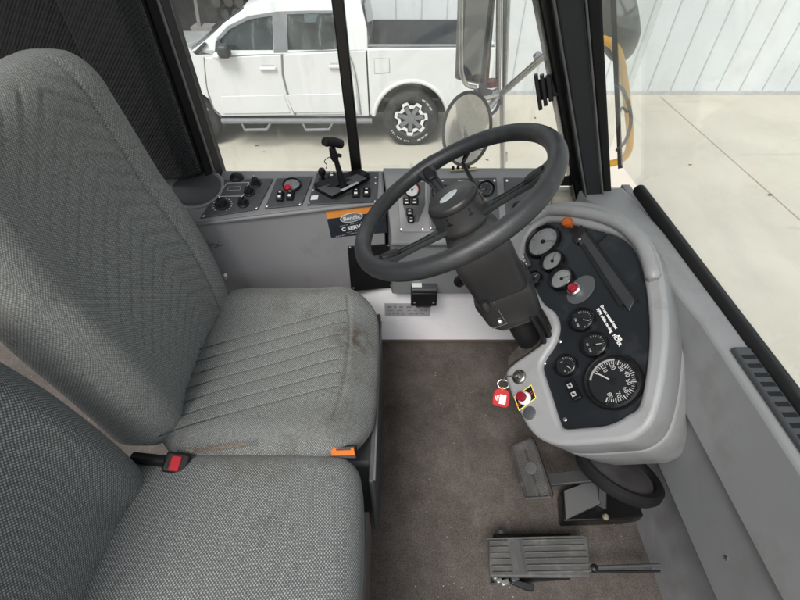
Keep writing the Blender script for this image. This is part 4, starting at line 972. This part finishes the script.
# =================================================================== WINDSCREEN, WIPER, OUTSIDE MIRRORS
ws = thing('windscreen', (.73, .3, .72), 'large raked windscreen in black rubber at the front', 'windscreen')
wb, wt = P(613, 206, y=1.15), P(603, 0, y=1.15); wd = (wt - wb) / (wt.z - wb.z)
wb = wb + wd * (.70 - wb.z) + V((.06, 0, 0)); wtp = wb + wd * 1.0
wb = wb + V((0, .09, 0)); wtp = wtp + V((0, .09, 0))
PWS = (wb, wd.cross(V((0, -1, 0))).normalized())
if PWS[1].x < 0: PWS = (PWS[0], -PWS[1])
obj('glass_pane', loft([[wb, wb + V((.004, 0, 0)), wb + V((.004, -2.05, 0)), wb + V((0, -2.05, 0))], [wtp, wtp + V((.004, 0, 0)), wtp + V((.004, -2.05, 0)), wtp + V((0, -2.05, 0))]]), g_ws, ws, smooth=False)
obj('bottom_rubber', tube([wb + V((.002, -.14, -.004)), wb + V((.002, -2.05, -.002))], .017), m_rubber, ws)
wi = thing('wiper_arm', P(616, 170, x=.80), 'thin black wiper standing against the windscreen next to the pillar', 'wiper')
pw_ = off(PWS, .02); w0, w1 = P(618.5, 168, pl=pw_), P(610.5, -10, pl=pw_)
obj('blade', loft([[q + V((-.004, -.006, 0)), q + V((.014, 0, 0)), q + V((.004, .009, 0))] for q in (w0, w1)]), m_black, wi)
obj('arm', tube(smooth_path([P(617, 150, pl=pw_), P(626, 140, pl=pw_), P(631, 118, pl=pw_), P(624, 92, pl=pw_), P(616, 84, pl=pw_)], 6), .005), m_black, wi)
obj('bracket', tube(smooth_path([P(617, 118, pl=pw_), P(622, 108, pl=pw_), P(627, 112, pl=pw_)], 5), .004), m_black, wi)
cm = thing('crossover_mirror', P(600, 165, y=1.8), 'oval yellow hoop mirror frame ahead of the windscreen', 'mirror')
hoop = [P(*q, y=1.75) for q in ((596, 39), (604, 40), (612, 44), (618, 52), (622, 66), (625, 86), (628, 110), (630, 135), (628, 152), (619, 161), (606, 164), (594, 163))]
obj('hoop', tube(smooth_path(hoop, 6), .0145, n=14), m_sch, cm)
obj('mirror_shell', tube(smooth_path([P(604, -30, y=1.9), P(618, 20, y=1.9), P(622, 60, y=1.9)], 5), [.07] * 8 + [.06, .045, .02]), mat('mirror shell grey', (.10, .105, .10), .4), cm)
obj('support_tube', tube([P(596, 160, y=1.75), P(560, 240, y=1.5)], .018), m_sch, cm)
fmr = thing('flat_mirror', P(486, 88, y=1.62), 'tall rectangular flat mirror in a chrome tube frame', 'mirror')
q4 = [P(*q, y=yy) for q, yy in (((463, 79), 1.60), ((488.5, 85), 1.70), ((500.5, -70), 1.70), ((470, -70), 1.60))]
mn = (q4[1] - q4[0]).cross(q4[3] - q4[0]).normalized(); mn = mn if mn.y < 0 else -mn
obj('mirror_glass', prism(q4, -mn * .004), m_mirror, fmr, smooth=False)
obj('mirror_housing', prism([q - mn * .0045 + (q - sum(q4, V()) / 4).normalized() * .006 for q in q4], -mn * .035), mat('mirror back grey', (.22, .22, .22), .4, .3), fmr, bevel=.008, seg=3)
fr0 = [P(460.5, -80, y=1.58), P(461, 0, y=1.58), P(461, 60, y=1.58), P(462.5, 76, y=1.58), P(467, 85, y=1.60), P(476, 87.5, y=1.62)]
obj('tube_frame', tube(smooth_path(fr0, 6), .0075), m_chrome, fmr)
for px0, px1, r_ in ((497, 500, .010), (507, 511, .008), (503, 505, .006)):
    obj('support_post', tube([P(px0 + (1 if px0 != 507 else -2), 90, y=1.68), P(px1, -80, y=1.70)], r_), m_chrome if px0 != 503 else m_tgrey, fmr)
obj('pivot_joint', tube([P(482, 84, y=1.62), P(483, 92, y=1.62), P(490, 93, y=1.64)], [.012, .016, .012]), m_tgrey, fmr)
obj('reflector', tube([P(491, 80, y=1.66), P(491, 86, y=1.66)], .022), mat('dull red reflector', (.3, .14, .14), .4), fmr)
cmr = thing('convex_mirror', P(462, 165, y=1.6), 'round convex mirror in a grey ring seen through the wheel', 'mirror')
cen = P(466, 133, y=1.58); fcv = frame(cen, V((-.30, -.80, -.42)), V((.02, -.4, 1)))
obj('mirror_ring', tube([fcv @ V((.088 * math.cos(a), .198 * math.sin(a), 0)) for a in [2 * math.pi * k / 56 for k in range(56)]], .0058, n=10, closed=True), m_tdark, cmr)
bm = bmesh.new(); ringv = []
for i in range(9):
    t = i / 8; ringv.append([fcv @ V((.086 * t * math.cos(a), .195 * t * math.sin(a), .030 * (1 - t * t))) for a in [2 * math.pi * k / 56 for k in range(56)]])
ringv[0] = [v + (ringv[1][i] - v) * .02 for i, v in enumerate(ringv[0])]
obj('mirror_glass', loft(ringv, bm), mat('convex mirror glass', (.86, .86, .85), .03, 1, var=.01), cmr)
ar = thing('mirror_arm', P(503, 165, y=1.66), 'chrome mirror arm assembly of tubes bolted below the flat mirror', 'mirror arm')
def rod(a, b, r_, name, ya=1.66, yb=1.66, m=None): obj(name, tube([P(*a, y=ya), P(*b, y=yb)], r_, n=16), m or m_chrome, ar)
rod((502, 93), (504, 260), .0115, 'vertical_post', 1.66, 1.62)
rod((504, 153), (504, 161), .015, 'post_collar', 1.655, 1.655)
rod((497, 97), (452, 158), .0125, 'diagonal_tube', 1.66, 1.50)
rod((480, 118), (478, 121), .0145, 'tube_collar', 1.605, 1.60)
rod((500, 95), (560, 42), .0115, 'upper_tube', 1.66, 1.50)
rod((536.5, 58), (539.5, 55.5), .0155, 'tube_collar', 1.57, 1.563)
obj('clamp_block', tube([P(474, 90, y=1.63), P(480, 112, y=1.60)], [.020, .014]), m_tgrey, ar)
obj('clamp_block', tube([P(481, 98, y=1.62), P(497, 93, y=1.66)], [.016, .016]), m_chrome, ar)
obj('brace', tube(smooth_path([P(500, 98, y=1.66), P(496, 110, y=1.63), P(484, 119, y=1.60), P(474, 122, y=1.58)], 6), .006), m_tgrey, ar)
# =================================================================== OUTSIDE
tag(obj('ground', box((-60, -40, GZ - .3), (60, 80, GZ)), m_conc, smooth=False), 'pale dusty concrete yard', 'ground', kind='structure')
jb = bmesh.new()
jx = P(411, 158, z=GZ).x
box_bm(jb, M.Translation((jx, 3.4, GZ + .002)), .025, 4.6, .004)
for x_ in (-9.2, -4.6, 4.6, 9.2): box_bm(jb, M.Translation((jx + x_, 3.4, GZ + .002)), .02, 9.6, .004)
tag(obj('joint_strip', jb, mat('slab joint', (.30, .28, .24), .9), smooth=False), 'slab joint line in the concrete yard', 'ground', kind='structure')
WY = 8.35
lf = thing('fallen_leaf', (0, 0, 0), 'small dry brown leaf lying on the concrete yard', 'leaf', 'dry leaves scattered on the yard'); WLOC[lf] = V((0, 0, 0))
obj('blade', prism([V((-.05, 0, .004)), V((-.02, .028, .012)), V((.03, .022, .004)), V((.06, 0, .014)), V((.02, -.026, .005)), V((-.025, -.024, .010))], (0, 0, .003)), mat('dry leaf', (.16, .10, .05), .9, var=.3), lf)
lpts = [(257, 146), (264, 152), (535, 118), (487, 160), (690, 165), (770, 195)]
for i, q in enumerate(lpts):
    o = lf if i == 0 else dup(lf, (0, 0, 0)); o.location = P(*q, z=GZ); o.rotation_euler = (0, 0, random.uniform(0, 6)); o.scale = [random.uniform(.4, .8)] * 3
bd = thing('metal_building', (2.4, WY, GZ), 'white metal clad building wall behind the pickup', 'building')
obj('wall', box((-1.75, WY, GZ + .02), (9, WY + .25, 3.2)), m_wallmetal, bd, smooth=False)
bm = bmesh.new(); k = -1.75
while k < 9:
    box_bm(bm, M.Translation((k, WY - .006, .8)), .018, .012, 4.7); k += .42
obj('cladding_ribs', bm, m_gseam, bd, smooth=False)
obj('sheet_lap', box((-1.75, WY - .012, .02), (9, WY - .0065, .045)), m_gseam, bd, smooth=False)
obj('base_trim', box((-1.75, WY - .03, GZ), (9, WY - .001, GZ + .06)), mat('base trim', (.42, .42, .41), .6), bd, smooth=False)
sh = thing('open_shed', (-5, 9.8, GZ), 'dark open fronted shed beyond the bonnet of the pickup', 'shed')
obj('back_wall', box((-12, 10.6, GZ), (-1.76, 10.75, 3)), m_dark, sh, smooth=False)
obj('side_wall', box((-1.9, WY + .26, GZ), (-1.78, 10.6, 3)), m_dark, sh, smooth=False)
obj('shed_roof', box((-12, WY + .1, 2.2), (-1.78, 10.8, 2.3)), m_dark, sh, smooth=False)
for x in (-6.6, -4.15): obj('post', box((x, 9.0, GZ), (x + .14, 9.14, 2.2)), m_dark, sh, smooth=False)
lg = thing('firewood_log', (0, 0, 0), 'cut firewood log in the pile inside the dark shed', 'log', 'firewood logs stacked in the shed')
WLOC[lg] = V((0, 0, 0))
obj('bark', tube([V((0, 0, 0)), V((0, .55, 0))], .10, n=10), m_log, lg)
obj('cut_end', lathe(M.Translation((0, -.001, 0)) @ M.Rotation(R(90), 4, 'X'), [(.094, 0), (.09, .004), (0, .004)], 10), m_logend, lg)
first = True; LX = P(221, 20, y=9.35).x
for i in range(6):
    for j in range(10):
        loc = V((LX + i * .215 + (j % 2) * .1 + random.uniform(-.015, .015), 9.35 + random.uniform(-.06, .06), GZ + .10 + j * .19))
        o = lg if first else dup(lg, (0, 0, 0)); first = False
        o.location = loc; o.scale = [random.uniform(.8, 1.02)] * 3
tbt = thing('work_stool', P(205, 36, y=9.0), 'small pale stool standing in front of the shed', 'stool')
c = P(204, 27, y=9.0)
obj('seat', box((c.x - .19, 8.85, c.z - .03), (c.x + .19, 9.15, c.z + .03)), mat('grey board', (.22, .21, .20), .8), tbt)
for dx in (-.16, .16):
    for y_ in (8.88, 9.12): obj('leg', box((c.x + dx - .02, y_ - .02, GZ), (c.x + dx + .02, y_ + .02, c.z - .031)), m_log, tbt)
pk = thing('leaning_plank', P(200, 20, y=8.9), 'thin pale plank leaning against the dark shed', 'plank')
pq0, pq1 = P(201, 38, y=8.7), P(194, -6, y=9.5); pq0 = pq1 + (pq0 - pq1) * 1.25
obj('board', loft([[q + V((-.03, 0, 0)), q + V((.03, 0, 0)), q + V((.03, .02, 0)), q + V((-.03, .02, 0))] for q in (pq0, pq1)]), mat('grey plank', (.14, .13, .125), .8), pk)
# ------------------------------------------------------------------ the pickup
TY = 6.2; TW = 1.45
tk = thing('pickup_truck', (P(300, 130, y=TY).x, TY + TW / 2, GZ), 'white double cab pickup truck parked across the yard', 'pickup truck')
tp = lambda px, py, y=TY: P(px, py, y=y)
rwc = tp(411, 122); fwc = tp(191, 123); wr = .40
rwc.z = fwc.z = GZ + wr
def arc(c, r_, a0, a1, n=14): return [V((c.x + r_ * math.cos(R(a0 + (a1 - a0) * k / n)), TY, c.z + r_ * math.sin(R(a0 + (a1 - a0) * k / n)))) for k in range(n + 1)]
sill = tp(300, 116).z; beltz = tp(300, 51).z; hoodz = tp(185, 42).z
cabx = tp(366.5, 60).x
ff = fwc.x - .86; rr_ = rwc.x + 1.08
fb_ = [V((ff + .02, TY, sill + .12))] + [V((fwc.x - .47, TY, sill + .03))] + arc(fwc, .47, 170, 15) + [V((fwc.x + .52, TY, sill)), V((cabx - .005, TY, sill)), V((cabx - .005, TY, beltz)), tp(196, 55), tp(186, 45), V((ff + .25, TY, hoodz - .03)), V((ff + .08, TY, hoodz - .10)), V((ff, TY, hoodz - .25))]
bmf = prism(fb_, (0, TW, 0))
for v in bmf.verts:
    if v.co.y > TY + 1 and v.co.x < fwc.x + .7 and v.co.z > beltz - .1: v.co.z -= .16; v.co.y -= .10
obj('front_body', bmf, m_truck, tk, bevel=.045, seg=4)
bed = [V((cabx + .012, TY, sill))] + [V((rwc.x - .50, TY, sill))] + arc(rwc, .50, 168, 12) + [V((rwc.x + .55, TY, sill + .08)), V((rr_, TY, sill + .10)), V((rr_, TY, beltz + .045)), V((cabx + .012, TY, beltz + .03))]
obj('bed_side', prism(bed, (0, .09, 0)), m_truck, tk, bevel=.025, seg=3)
obj('bed_side', prism([V((p.x, TY + TW - .09, p.z)) for p in bed], (0, .09, 0)), m_truck, tk, bevel=.025, seg=3)
zf = sill + .18
obj('bed_liner', box((cabx + .03, TY + .092, zf), (rr_ - .06, TY + TW - .093, zf + .03)), m_liner, tk)
obj('liner_wall', box((cabx + .03, TY + TW - .13, zf + .03), (rr_ - .06, TY + TW - .095, beltz + .06)), m_liner, tk)
obj('liner_wall', box((cabx + .013, TY + .1, zf + .03), (cabx + .035, TY + TW - .14, beltz + .02)), m_liner, tk)
obj('bed_rail_cap', box((cabx + .02, TY + .004, beltz + .047), (rr_ - .02, TY + .086, beltz + .06)), m_tgrey, tk, bevel=.006)
obj('tailgate', box((rr_ - .055, TY + .095, sill + .12), (rr_ + .01, TY + TW - .095, beltz + .04)), m_truck, tk, bevel=.02)
obj('rear_bumper', box((rr_ - .10, TY + .02, sill - .06), (rr_ + .14, TY + TW - .02, sill + .09)), m_chrome, tk, bevel=.03)
obj('front_bumper', box((ff - .05, TY + .03, sill - .02), (ff + .28, TY + TW - .03, sill + .26)), m_truck, tk, bevel=.06, seg=3)
obj('undertray', box((ff + .3, TY + .25, sill - .05), (rr_ - .2, TY + TW - .25, sill + .2)), m_tdark, tk)
# glasshouse on a leaning side plane
tn = V((0, -math.cos(R(17)), math.sin(R(17)))); b0 = V((0, TY + .02, beltz)); PT = (b0, tn)
gp = [P(*q, pl=PT) for q in ((191, 57), (208, 38), (224, 22.5), (243, 9), (262, 1.5), (288, -3.5), (325, -5.5), (350, -3.5), (361, 3), (367, 28), (368, 51))]
gp[0].z = gp[-1].z = beltz - .004
yc = TY + TW / 2
FT = frame(V((P(290, 30, pl=PT).x, TY, beltz)), tn, V((0, 0, 1))); FTI = FT.inverted()
FT = frame(P(290, 51, pl=PT), tn, V((0, 0, 1))); FTI = FT.inverted()
t2 = lambda pts, d=0: [((FTI @ P(*q, pl=PT)).x, (FTI @ P(*q, pl=PT)).y) for q in pts]
g2 = [((FTI @ p).x, (FTI @ p).y) for p in gp]
WF = [(218.5, 57), (218.5, 40), (229.5, 28), (249, 18.3), (273.5, 14.2), (274.5, 54)]
WR = [(287, 53), (285.5, 13.2), (312, 12.2), (335, 12.3), (339.5, 21), (340.5, 50)]
def mirrored(me):
    me = me.copy()
    for v in me.vertices: v.co.y = 2 * yc - v.co.y
    me.flip_normals(); return me
side = plate([g2, t2(WF), t2(WR)], FT @ M.Translation((0, 0, -.05)), .05, .012)
side2 = mirrored(side)
obj('cab_side', side, m_truck, tk, angle=50); obj('cab_side', side2, m_truck, tk, angle=50)
top = [p + V((0, .012, .004)) for p in gp[3:9]]; ring = top + [p - V((0, 0, .05)) for p in top[::-1]]
mir = lambda p: V((p.x, 2 * yc - p.y, p.z))
obj('roof', loft([ring, [p + V((0, .05, .022)) for p in ring], [V((p.x, yc, p.z + .045)) for p in ring], [mir(p) + V((0, -.05, .022)) for p in ring], [mir(p) for p in ring]]), m_truck, tk, bevel=.012)
bk_ = gp[8:]; obj('back_panel', prism([bk_[0] + V((0, .02, 0)), bk_[-1] + V((0, .02, 0)), mir(bk_[-1]) - V((0, .02, 0)), mir(bk_[0]) - V((0, .02, 0))], (-.04, 0, 0)), m_truck, tk)
m_trim = mat('cab interior trim', (.10, .10, .105), .8)
obj('cab_floor', box((gp[0].x + .1, TY + .06, beltz - .01), (gp[-1].x - .05, TY + TW - .06, beltz + .012)), m_trim, tk)
obj('dash_board', rbox((P(205, 55, y=TY).x, TY + .1, beltz), (P(226, 55, y=TY).x, TY + TW - .1, beltz + .10), .05, (8, 8, 8)), m_trim, tk)
for px_, hh in ((262, .16), (322, .12)):
    for yy in (TY + .38, TY + TW - .38):
        xx = P(px_, 55, y=TY + .3).x
        st_ = obj('cab_seat', rbox((xx - .06, yy - .22, beltz), (xx + .09, yy + .22, beltz + hh), .055, (8, 10, 8)), m_trim, tk)
        obj('headrest', rbox((xx - .03, yy - .12, beltz + hh + .02), (xx + .08, yy + .12, beltz + hh + .19), .045, (8, 8, 8)), m_trim, st_)
wc_ = V((P(236, 55, y=TY + .35).x, TY + .38, beltz + .06)); fw_ = frame(wc_, V((.85, 0, .5)), V((0, 1, 0)))
obj('cab_wheel', tube([fw_ @ V((.17 * math.cos(a), .17 * math.sin(a), 0)) for a in [2 * math.pi * k / 28 for k in range(28)]], .014, n=8, closed=True), m_tdark, tk)
g_truck = glassmat('truck side glass', (.42, .50, .50), dust=.10, dustcol=(.45, .5, .5))
def tquad(pxs, d, th, m, name, parent=tk, bev=.004, n=3):
    pts = smooth_path([P(*q, pl=off(PT, d)) for q in pxs], n, True) if n > 1 else [P(*q, pl=off(PT, d)) for q in pxs]
    return obj(name, prism(pts, tn * th), m, parent, bevel=bev, smooth=True)
# window openings: black surround then glass
obj('window_surround', plate([t2([(216, 58.5), (217, 38), (228, 26), (248, 16.2), (277, 11.5), (310, 10.5), (337, 10.5), (342, 20), (343, 50.5), (300, 53.5), (277, 55)]), t2([(219, 56.6), (219.2, 40.4), (230, 28.6), (249.4, 19), (273, 15), (274, 53.5)]), t2([(287.5, 52.3), (286, 14), (312, 13), (334.6, 13.1), (339, 21.2), (340, 49.5)])], FT @ M.Translation((0, 0, .002)), .006), m_tgrey, tk)
w1_ = tquad([(218.5, 57), (218.5, 40), (229.5, 28), (249, 18.3), (273.5, 14.2), (274.5, 54)], -.028, .004, g_truck, 'front_window', n=1)
tquad([(287, 53), (285.5, 13.2), (312, 12.2), (335, 12.3), (339.5, 21), (340.5, 50)], -.028, .004, g_truck, 'rear_window', n=1)
tquad([(214.5, 58.8), (215.5, 42), (219.5, 38), (221, 58.4)], .014, .006, m_tdark, 'quarter_trim', n=1)
# wing mirror
mc = P(223.5, 51.5, y=TY - .13)
obj('wing_mirror', rbox((mc.x - .075, TY - .20, mc.z - .075), (mc.x + .085, TY - .05, mc.z + .085), .055, (10, 10, 10)), m_tdark, tk)
obj('mirror_cap', rbox((mc.x - .16, TY - .16, mc.z - .085), (mc.x - .06, TY - .02, mc.z - .03), .025, (10, 10, 10)), m_truck, tk)
# cab back glass and roof detail
xg = P(370, 25, pl=PT).x
bp_ = [gp[8], gp[9]]; g1_ = gp[8] + (gp[9] - gp[8]) * .15; g2_ = gp[8] + (gp[10] - gp[8]) * .85
obj('back_glass', prism([V((g1_.x + .012, TY + .28, g1_.z)), V((g1_.x + .012, TY + TW - .28, g1_.z)), V((g2_.x + .02, TY + TW - .22, g2_.z + .05)), V((g2_.x + .02, TY + .22, g2_.z + .05))], (.012, 0, 0)), m_tglass, tk, bevel=.004)
wsq = [gp[0] + (gp[3] - gp[0]) * .10, gp[0] + (gp[3] - gp[0]) * .95]
obj('front_glass', prism([gp[0] + V((.02, .06, .03)), mir(gp[0]) + V((.02, -.06, .03)), mir(gp[3]) + V((.01, -.02, -.02)), gp[3] + V((.01, .02, -.02))], (.004, 0, -.004)), g_truck, tk, smooth=False)
obj('cowl_vent', prism([P(193, 53, y=TY - .004), P(203, 43, y=TY - .004), P(206, 44.5, y=TY - .004), P(199, 53, y=TY - .004)], (0, .06, 0)), m_tdark, tk)
# doors
def door(pts, name):
    return obj(name, prism([P(*q, y=TY - .014) for q in pts], (0, .03, 0)), m_truck, tk, bevel=.010, seg=3)
d1 = door([(204, 58), (277.5, 55), (281, 55), (282, 75), (287, 95), (294.5, 115.3), (222, 116.5), (214, 109), (207, 88)], 'front_door')
d2_ = door([(283, 55), (343.5, 51), (350, 60), (355, 80), (360, 113), (360, 114.3), (296.5, 115.2), (289, 95), (284.2, 75)], 'rear_door')
for sp_ in (((204, 57.5), (207, 88), (214, 109), (221.5, 116.5)), ((281.8, 54), (283, 75), (288, 95), (295.5, 115.6)), ((345, 50), (351.5, 60), (356.5, 80), (361, 114.5))):
    obj('door_seam', tube(smooth_path([P(*q, y=TY - .012) for q in sp_], 6), .008, n=6), m_seam, tk)
for q, d in (((268, 68.5), d1), ((337, 66.5), d2_)):
    c = P(*q, y=TY - .03); obj('handle', rbox((c.x - .11, TY - .055, c.z - .022), (c.x + .11, TY - .0145, c.z + .022), .018, (10, 8, 8)), m_truck, d)
    obj('handle_recess_shade', rbox((c.x - .085, TY - .017, c.z - .005), (c.x + .085, TY - .012, c.z + .040), .0024, (6, 2, 6)), mat('handle recess shade', (.42, .42, .42), .4), d)  # thin patch, shade of the recess put into its grey
for pts, d in ((((221, 96.5), (283.5, 95), (291, 113), (223, 114)), d1), (((286.5, 95), (356, 93.3), (358.5, 112), (294, 113)), d2_)):
    obj('lower_moulding', prism([P(*q, y=TY - .026) for q in pts], (0, .012, 0)), m_truck, d, bevel=.010, seg=3)
obj('fuel_flap', prism([v for v in smooth_path([P(*q, y=TY - .006) for q in ((374.5, 59), (389, 58.5), (389.5, 72.5), (375, 73.5))], 1, True)], (0, .012, 0)), m_truck, tk, bevel=.004)
obj('fuel_flap_seam', prism([P(*q, y=TY - .0015) for q in ((373.9, 58.3), (389.6, 57.9), (390.2, 73), (374.4, 74.2))], (0, .002, 0)), mat('flap gap', (.34, .34, .34), .6), tk)
obj('arch_flare', tube(arc(rwc, .535, 172, 8, 24), .028, n=10), m_truck, tk)
obj('arch_lining', loft([[V((p.x, TY + .03, p.z)) for p in arc(rwc, .51, 180, 0)], [V((p.x, TY + .55, p.z)) for p in arc(rwc, .51, 180, 0)]], cap=False, closed=False), m_tdark, tk)
obj('arch_lining', loft([[V((p.x, TY + .03, p.z)) for p in arc(fwc, .48, 180, 0)], [V((p.x, TY + .55, p.z)) for p in arc(fwc, .48, 180, 0)]], cap=False, closed=False), m_tdark, tk)
# side step
z0 = P(300, 121, y=TY - .06).z
sa, sb_ = P(222, 121, y=TY - .06), P(372, 119, y=TY - .06)
stp = obj('side_step', tube([V((sa.x, TY - .06, z0)), V((sb_.x, TY - .06, z0))], .038, n=12), m_tgrey, tk)
for a_, b_ in ((241, 272), (302, 334)):
    p = [P(a_, 121, y=TY - .06), P(a_ + 4, 130, y=TY - .10), P(b_ - 5, 129.5, y=TY - .10), P(b_, 120.5, y=TY - .06)]
    obj('step_plate', tube(p, .022, n=8), m_tgrey, stp)
# wheels
def wheel(c, flip, name):
    y0 = c[1]
    w = obj(name, lathe(M.Translation((c[0], y0 + .26, c[2])) @ M.Rotation(R(90), 4, 'X'), [(.24, 0), (.36, .0), (.39, .03), (wr, .08), (wr, .19), (.388, .235), (.36, .258), (.265, .262), (.25, .24)], 56), m_tyre, tk)
    if flip: return w
    f = M.Translation((c[0], y0 + .012, c[2])) @ M.Rotation(R(90), 4, 'X')
    obj('rim_dish', lathe(f, [(.262, -.01), (.255, .004), (.24, -.006), (.20, -.045), (0, -.05)], 40), m_tdark, w)
    out = []; inn = []
    for k in range(56):
        a = 2 * math.pi * k / 56; ph = (k % 8)
        r_ = .242 if ph in (0, 1, 2, 3) else .190; out.append((r_ * math.cos(a), r_ * math.sin(a)))
    for k in range(56):
        a = 2 * math.pi * k / 56; ph = (k % 8); r_ = .200 if ph in (0, 1, 2, 3) else .148; inn.append((r_ * math.cos(a), r_ * math.sin(a)))
    obj('rim_ring', plate([out, inn], f @ M.Translation((0, 0, -.02)), .02, .002), m_alloy, w)
    for k in range(7):
        a = 2 * math.pi * (k + .19) / 7; bm = bmesh.new(); box_bm(bm, f @ M.Rotation(a, 4, 'Z'), .14, .060, .02, (.115, 0, -.024)); obj('spoke', bm, m_tgrey, w, bevel=.004)
    obj('hub_cap', lathe(f, [(.055, -.03), (.05, -.004), (0, -.002)], 24), m_tgrey, w)
    bm = bmesh.new()
    for a0, a1 in ((-70, -35), (-150, -85), (60, 20)):
        n = 12
        for k in range(n):
            a = R(a0 + (a1 - a0) * k / n)
            if k % 4 != 3: box_bm(bm, f @ M.Rotation(a, 4, 'Z'), .022, .016, .0015, (.318, 0, .0165))
    obj('sidewall_marks', bm, mat('faded tyre white', (.4, .4, .39), .8), w)
    return w
wheel((rwc.x, TY + .035, rwc.z), 0, 'wheel'); wheel((fwc.x, TY + .035, fwc.z), 0, 'wheel')
wheel((rwc.x, TY + TW - .30, rwc.z), 1, 'wheel'); wheel((fwc.x, TY + TW - .30, fwc.z), 1, 'wheel')
# seats seen through the truck glass are hidden by reflections in the photograph
# =================================================================== LIGHT, SKY, CAMERA
EL, AZ_ = R(56), R(205)
w = bpy.data.worlds.new('World'); S.world = w; w.use_nodes = True; nt = w.node_tree
sky = nt.nodes.new('ShaderNodeTexSky'); sky.sky_type = 'NISHITA'; sky.sun_disc = False
sky.sun_elevation = EL; sky.sun_rotation = AZ_; sky.dust_density = 3; sky.air_density = 1.2
bg = nt.nodes['Background']; bg.inputs['Strength'].default_value = .13
hs = nt.nodes.new('ShaderNodeHueSaturation'); hs.inputs['Saturation'].default_value = .30
nt.links.new(sky.outputs['Color'], hs.inputs['Color']); nt.links.new(hs.outputs['Color'], bg.inputs['Color'])
sd = bpy.data.lights.new('sun', 'SUN'); sd.energy = 1.7; sd.angle = R(22); sd.color = (1, .97, .92)
so = bpy.data.objects.new('sun', sd); COL.objects.link(so); so.location = (0, -5, 10)
dv = V((math.sin(AZ_) * math.cos(EL), math.cos(AZ_) * math.cos(EL), math.sin(EL)))
so.rotation_euler = dv.to_track_quat('Z', 'Y').to_euler()
cd = bpy.data.cameras.new('camera'); co = bpy.data.objects.new('camera', cd); COL.objects.link(co)
co.location = CAM; co.rotation_euler = (R(45), 0, 0); cd.sensor_width = 36; cd.lens = FP / 800 * 36; cd.clip_start = .02; cd.clip_end = 300
S.camera = co
S.view_settings.view_transform = 'Standard'; S.view_settings.look = 'None'; S.view_settings.gamma = 1; S.view_settings.exposure = .76
S.view_settings.use_curve_mapping = False
S.render.engine = 'CYCLES'; S.cycles.max_bounces = 8; S.cycles.transparent_max_bounces = 12; S.cycles.use_denoising = True
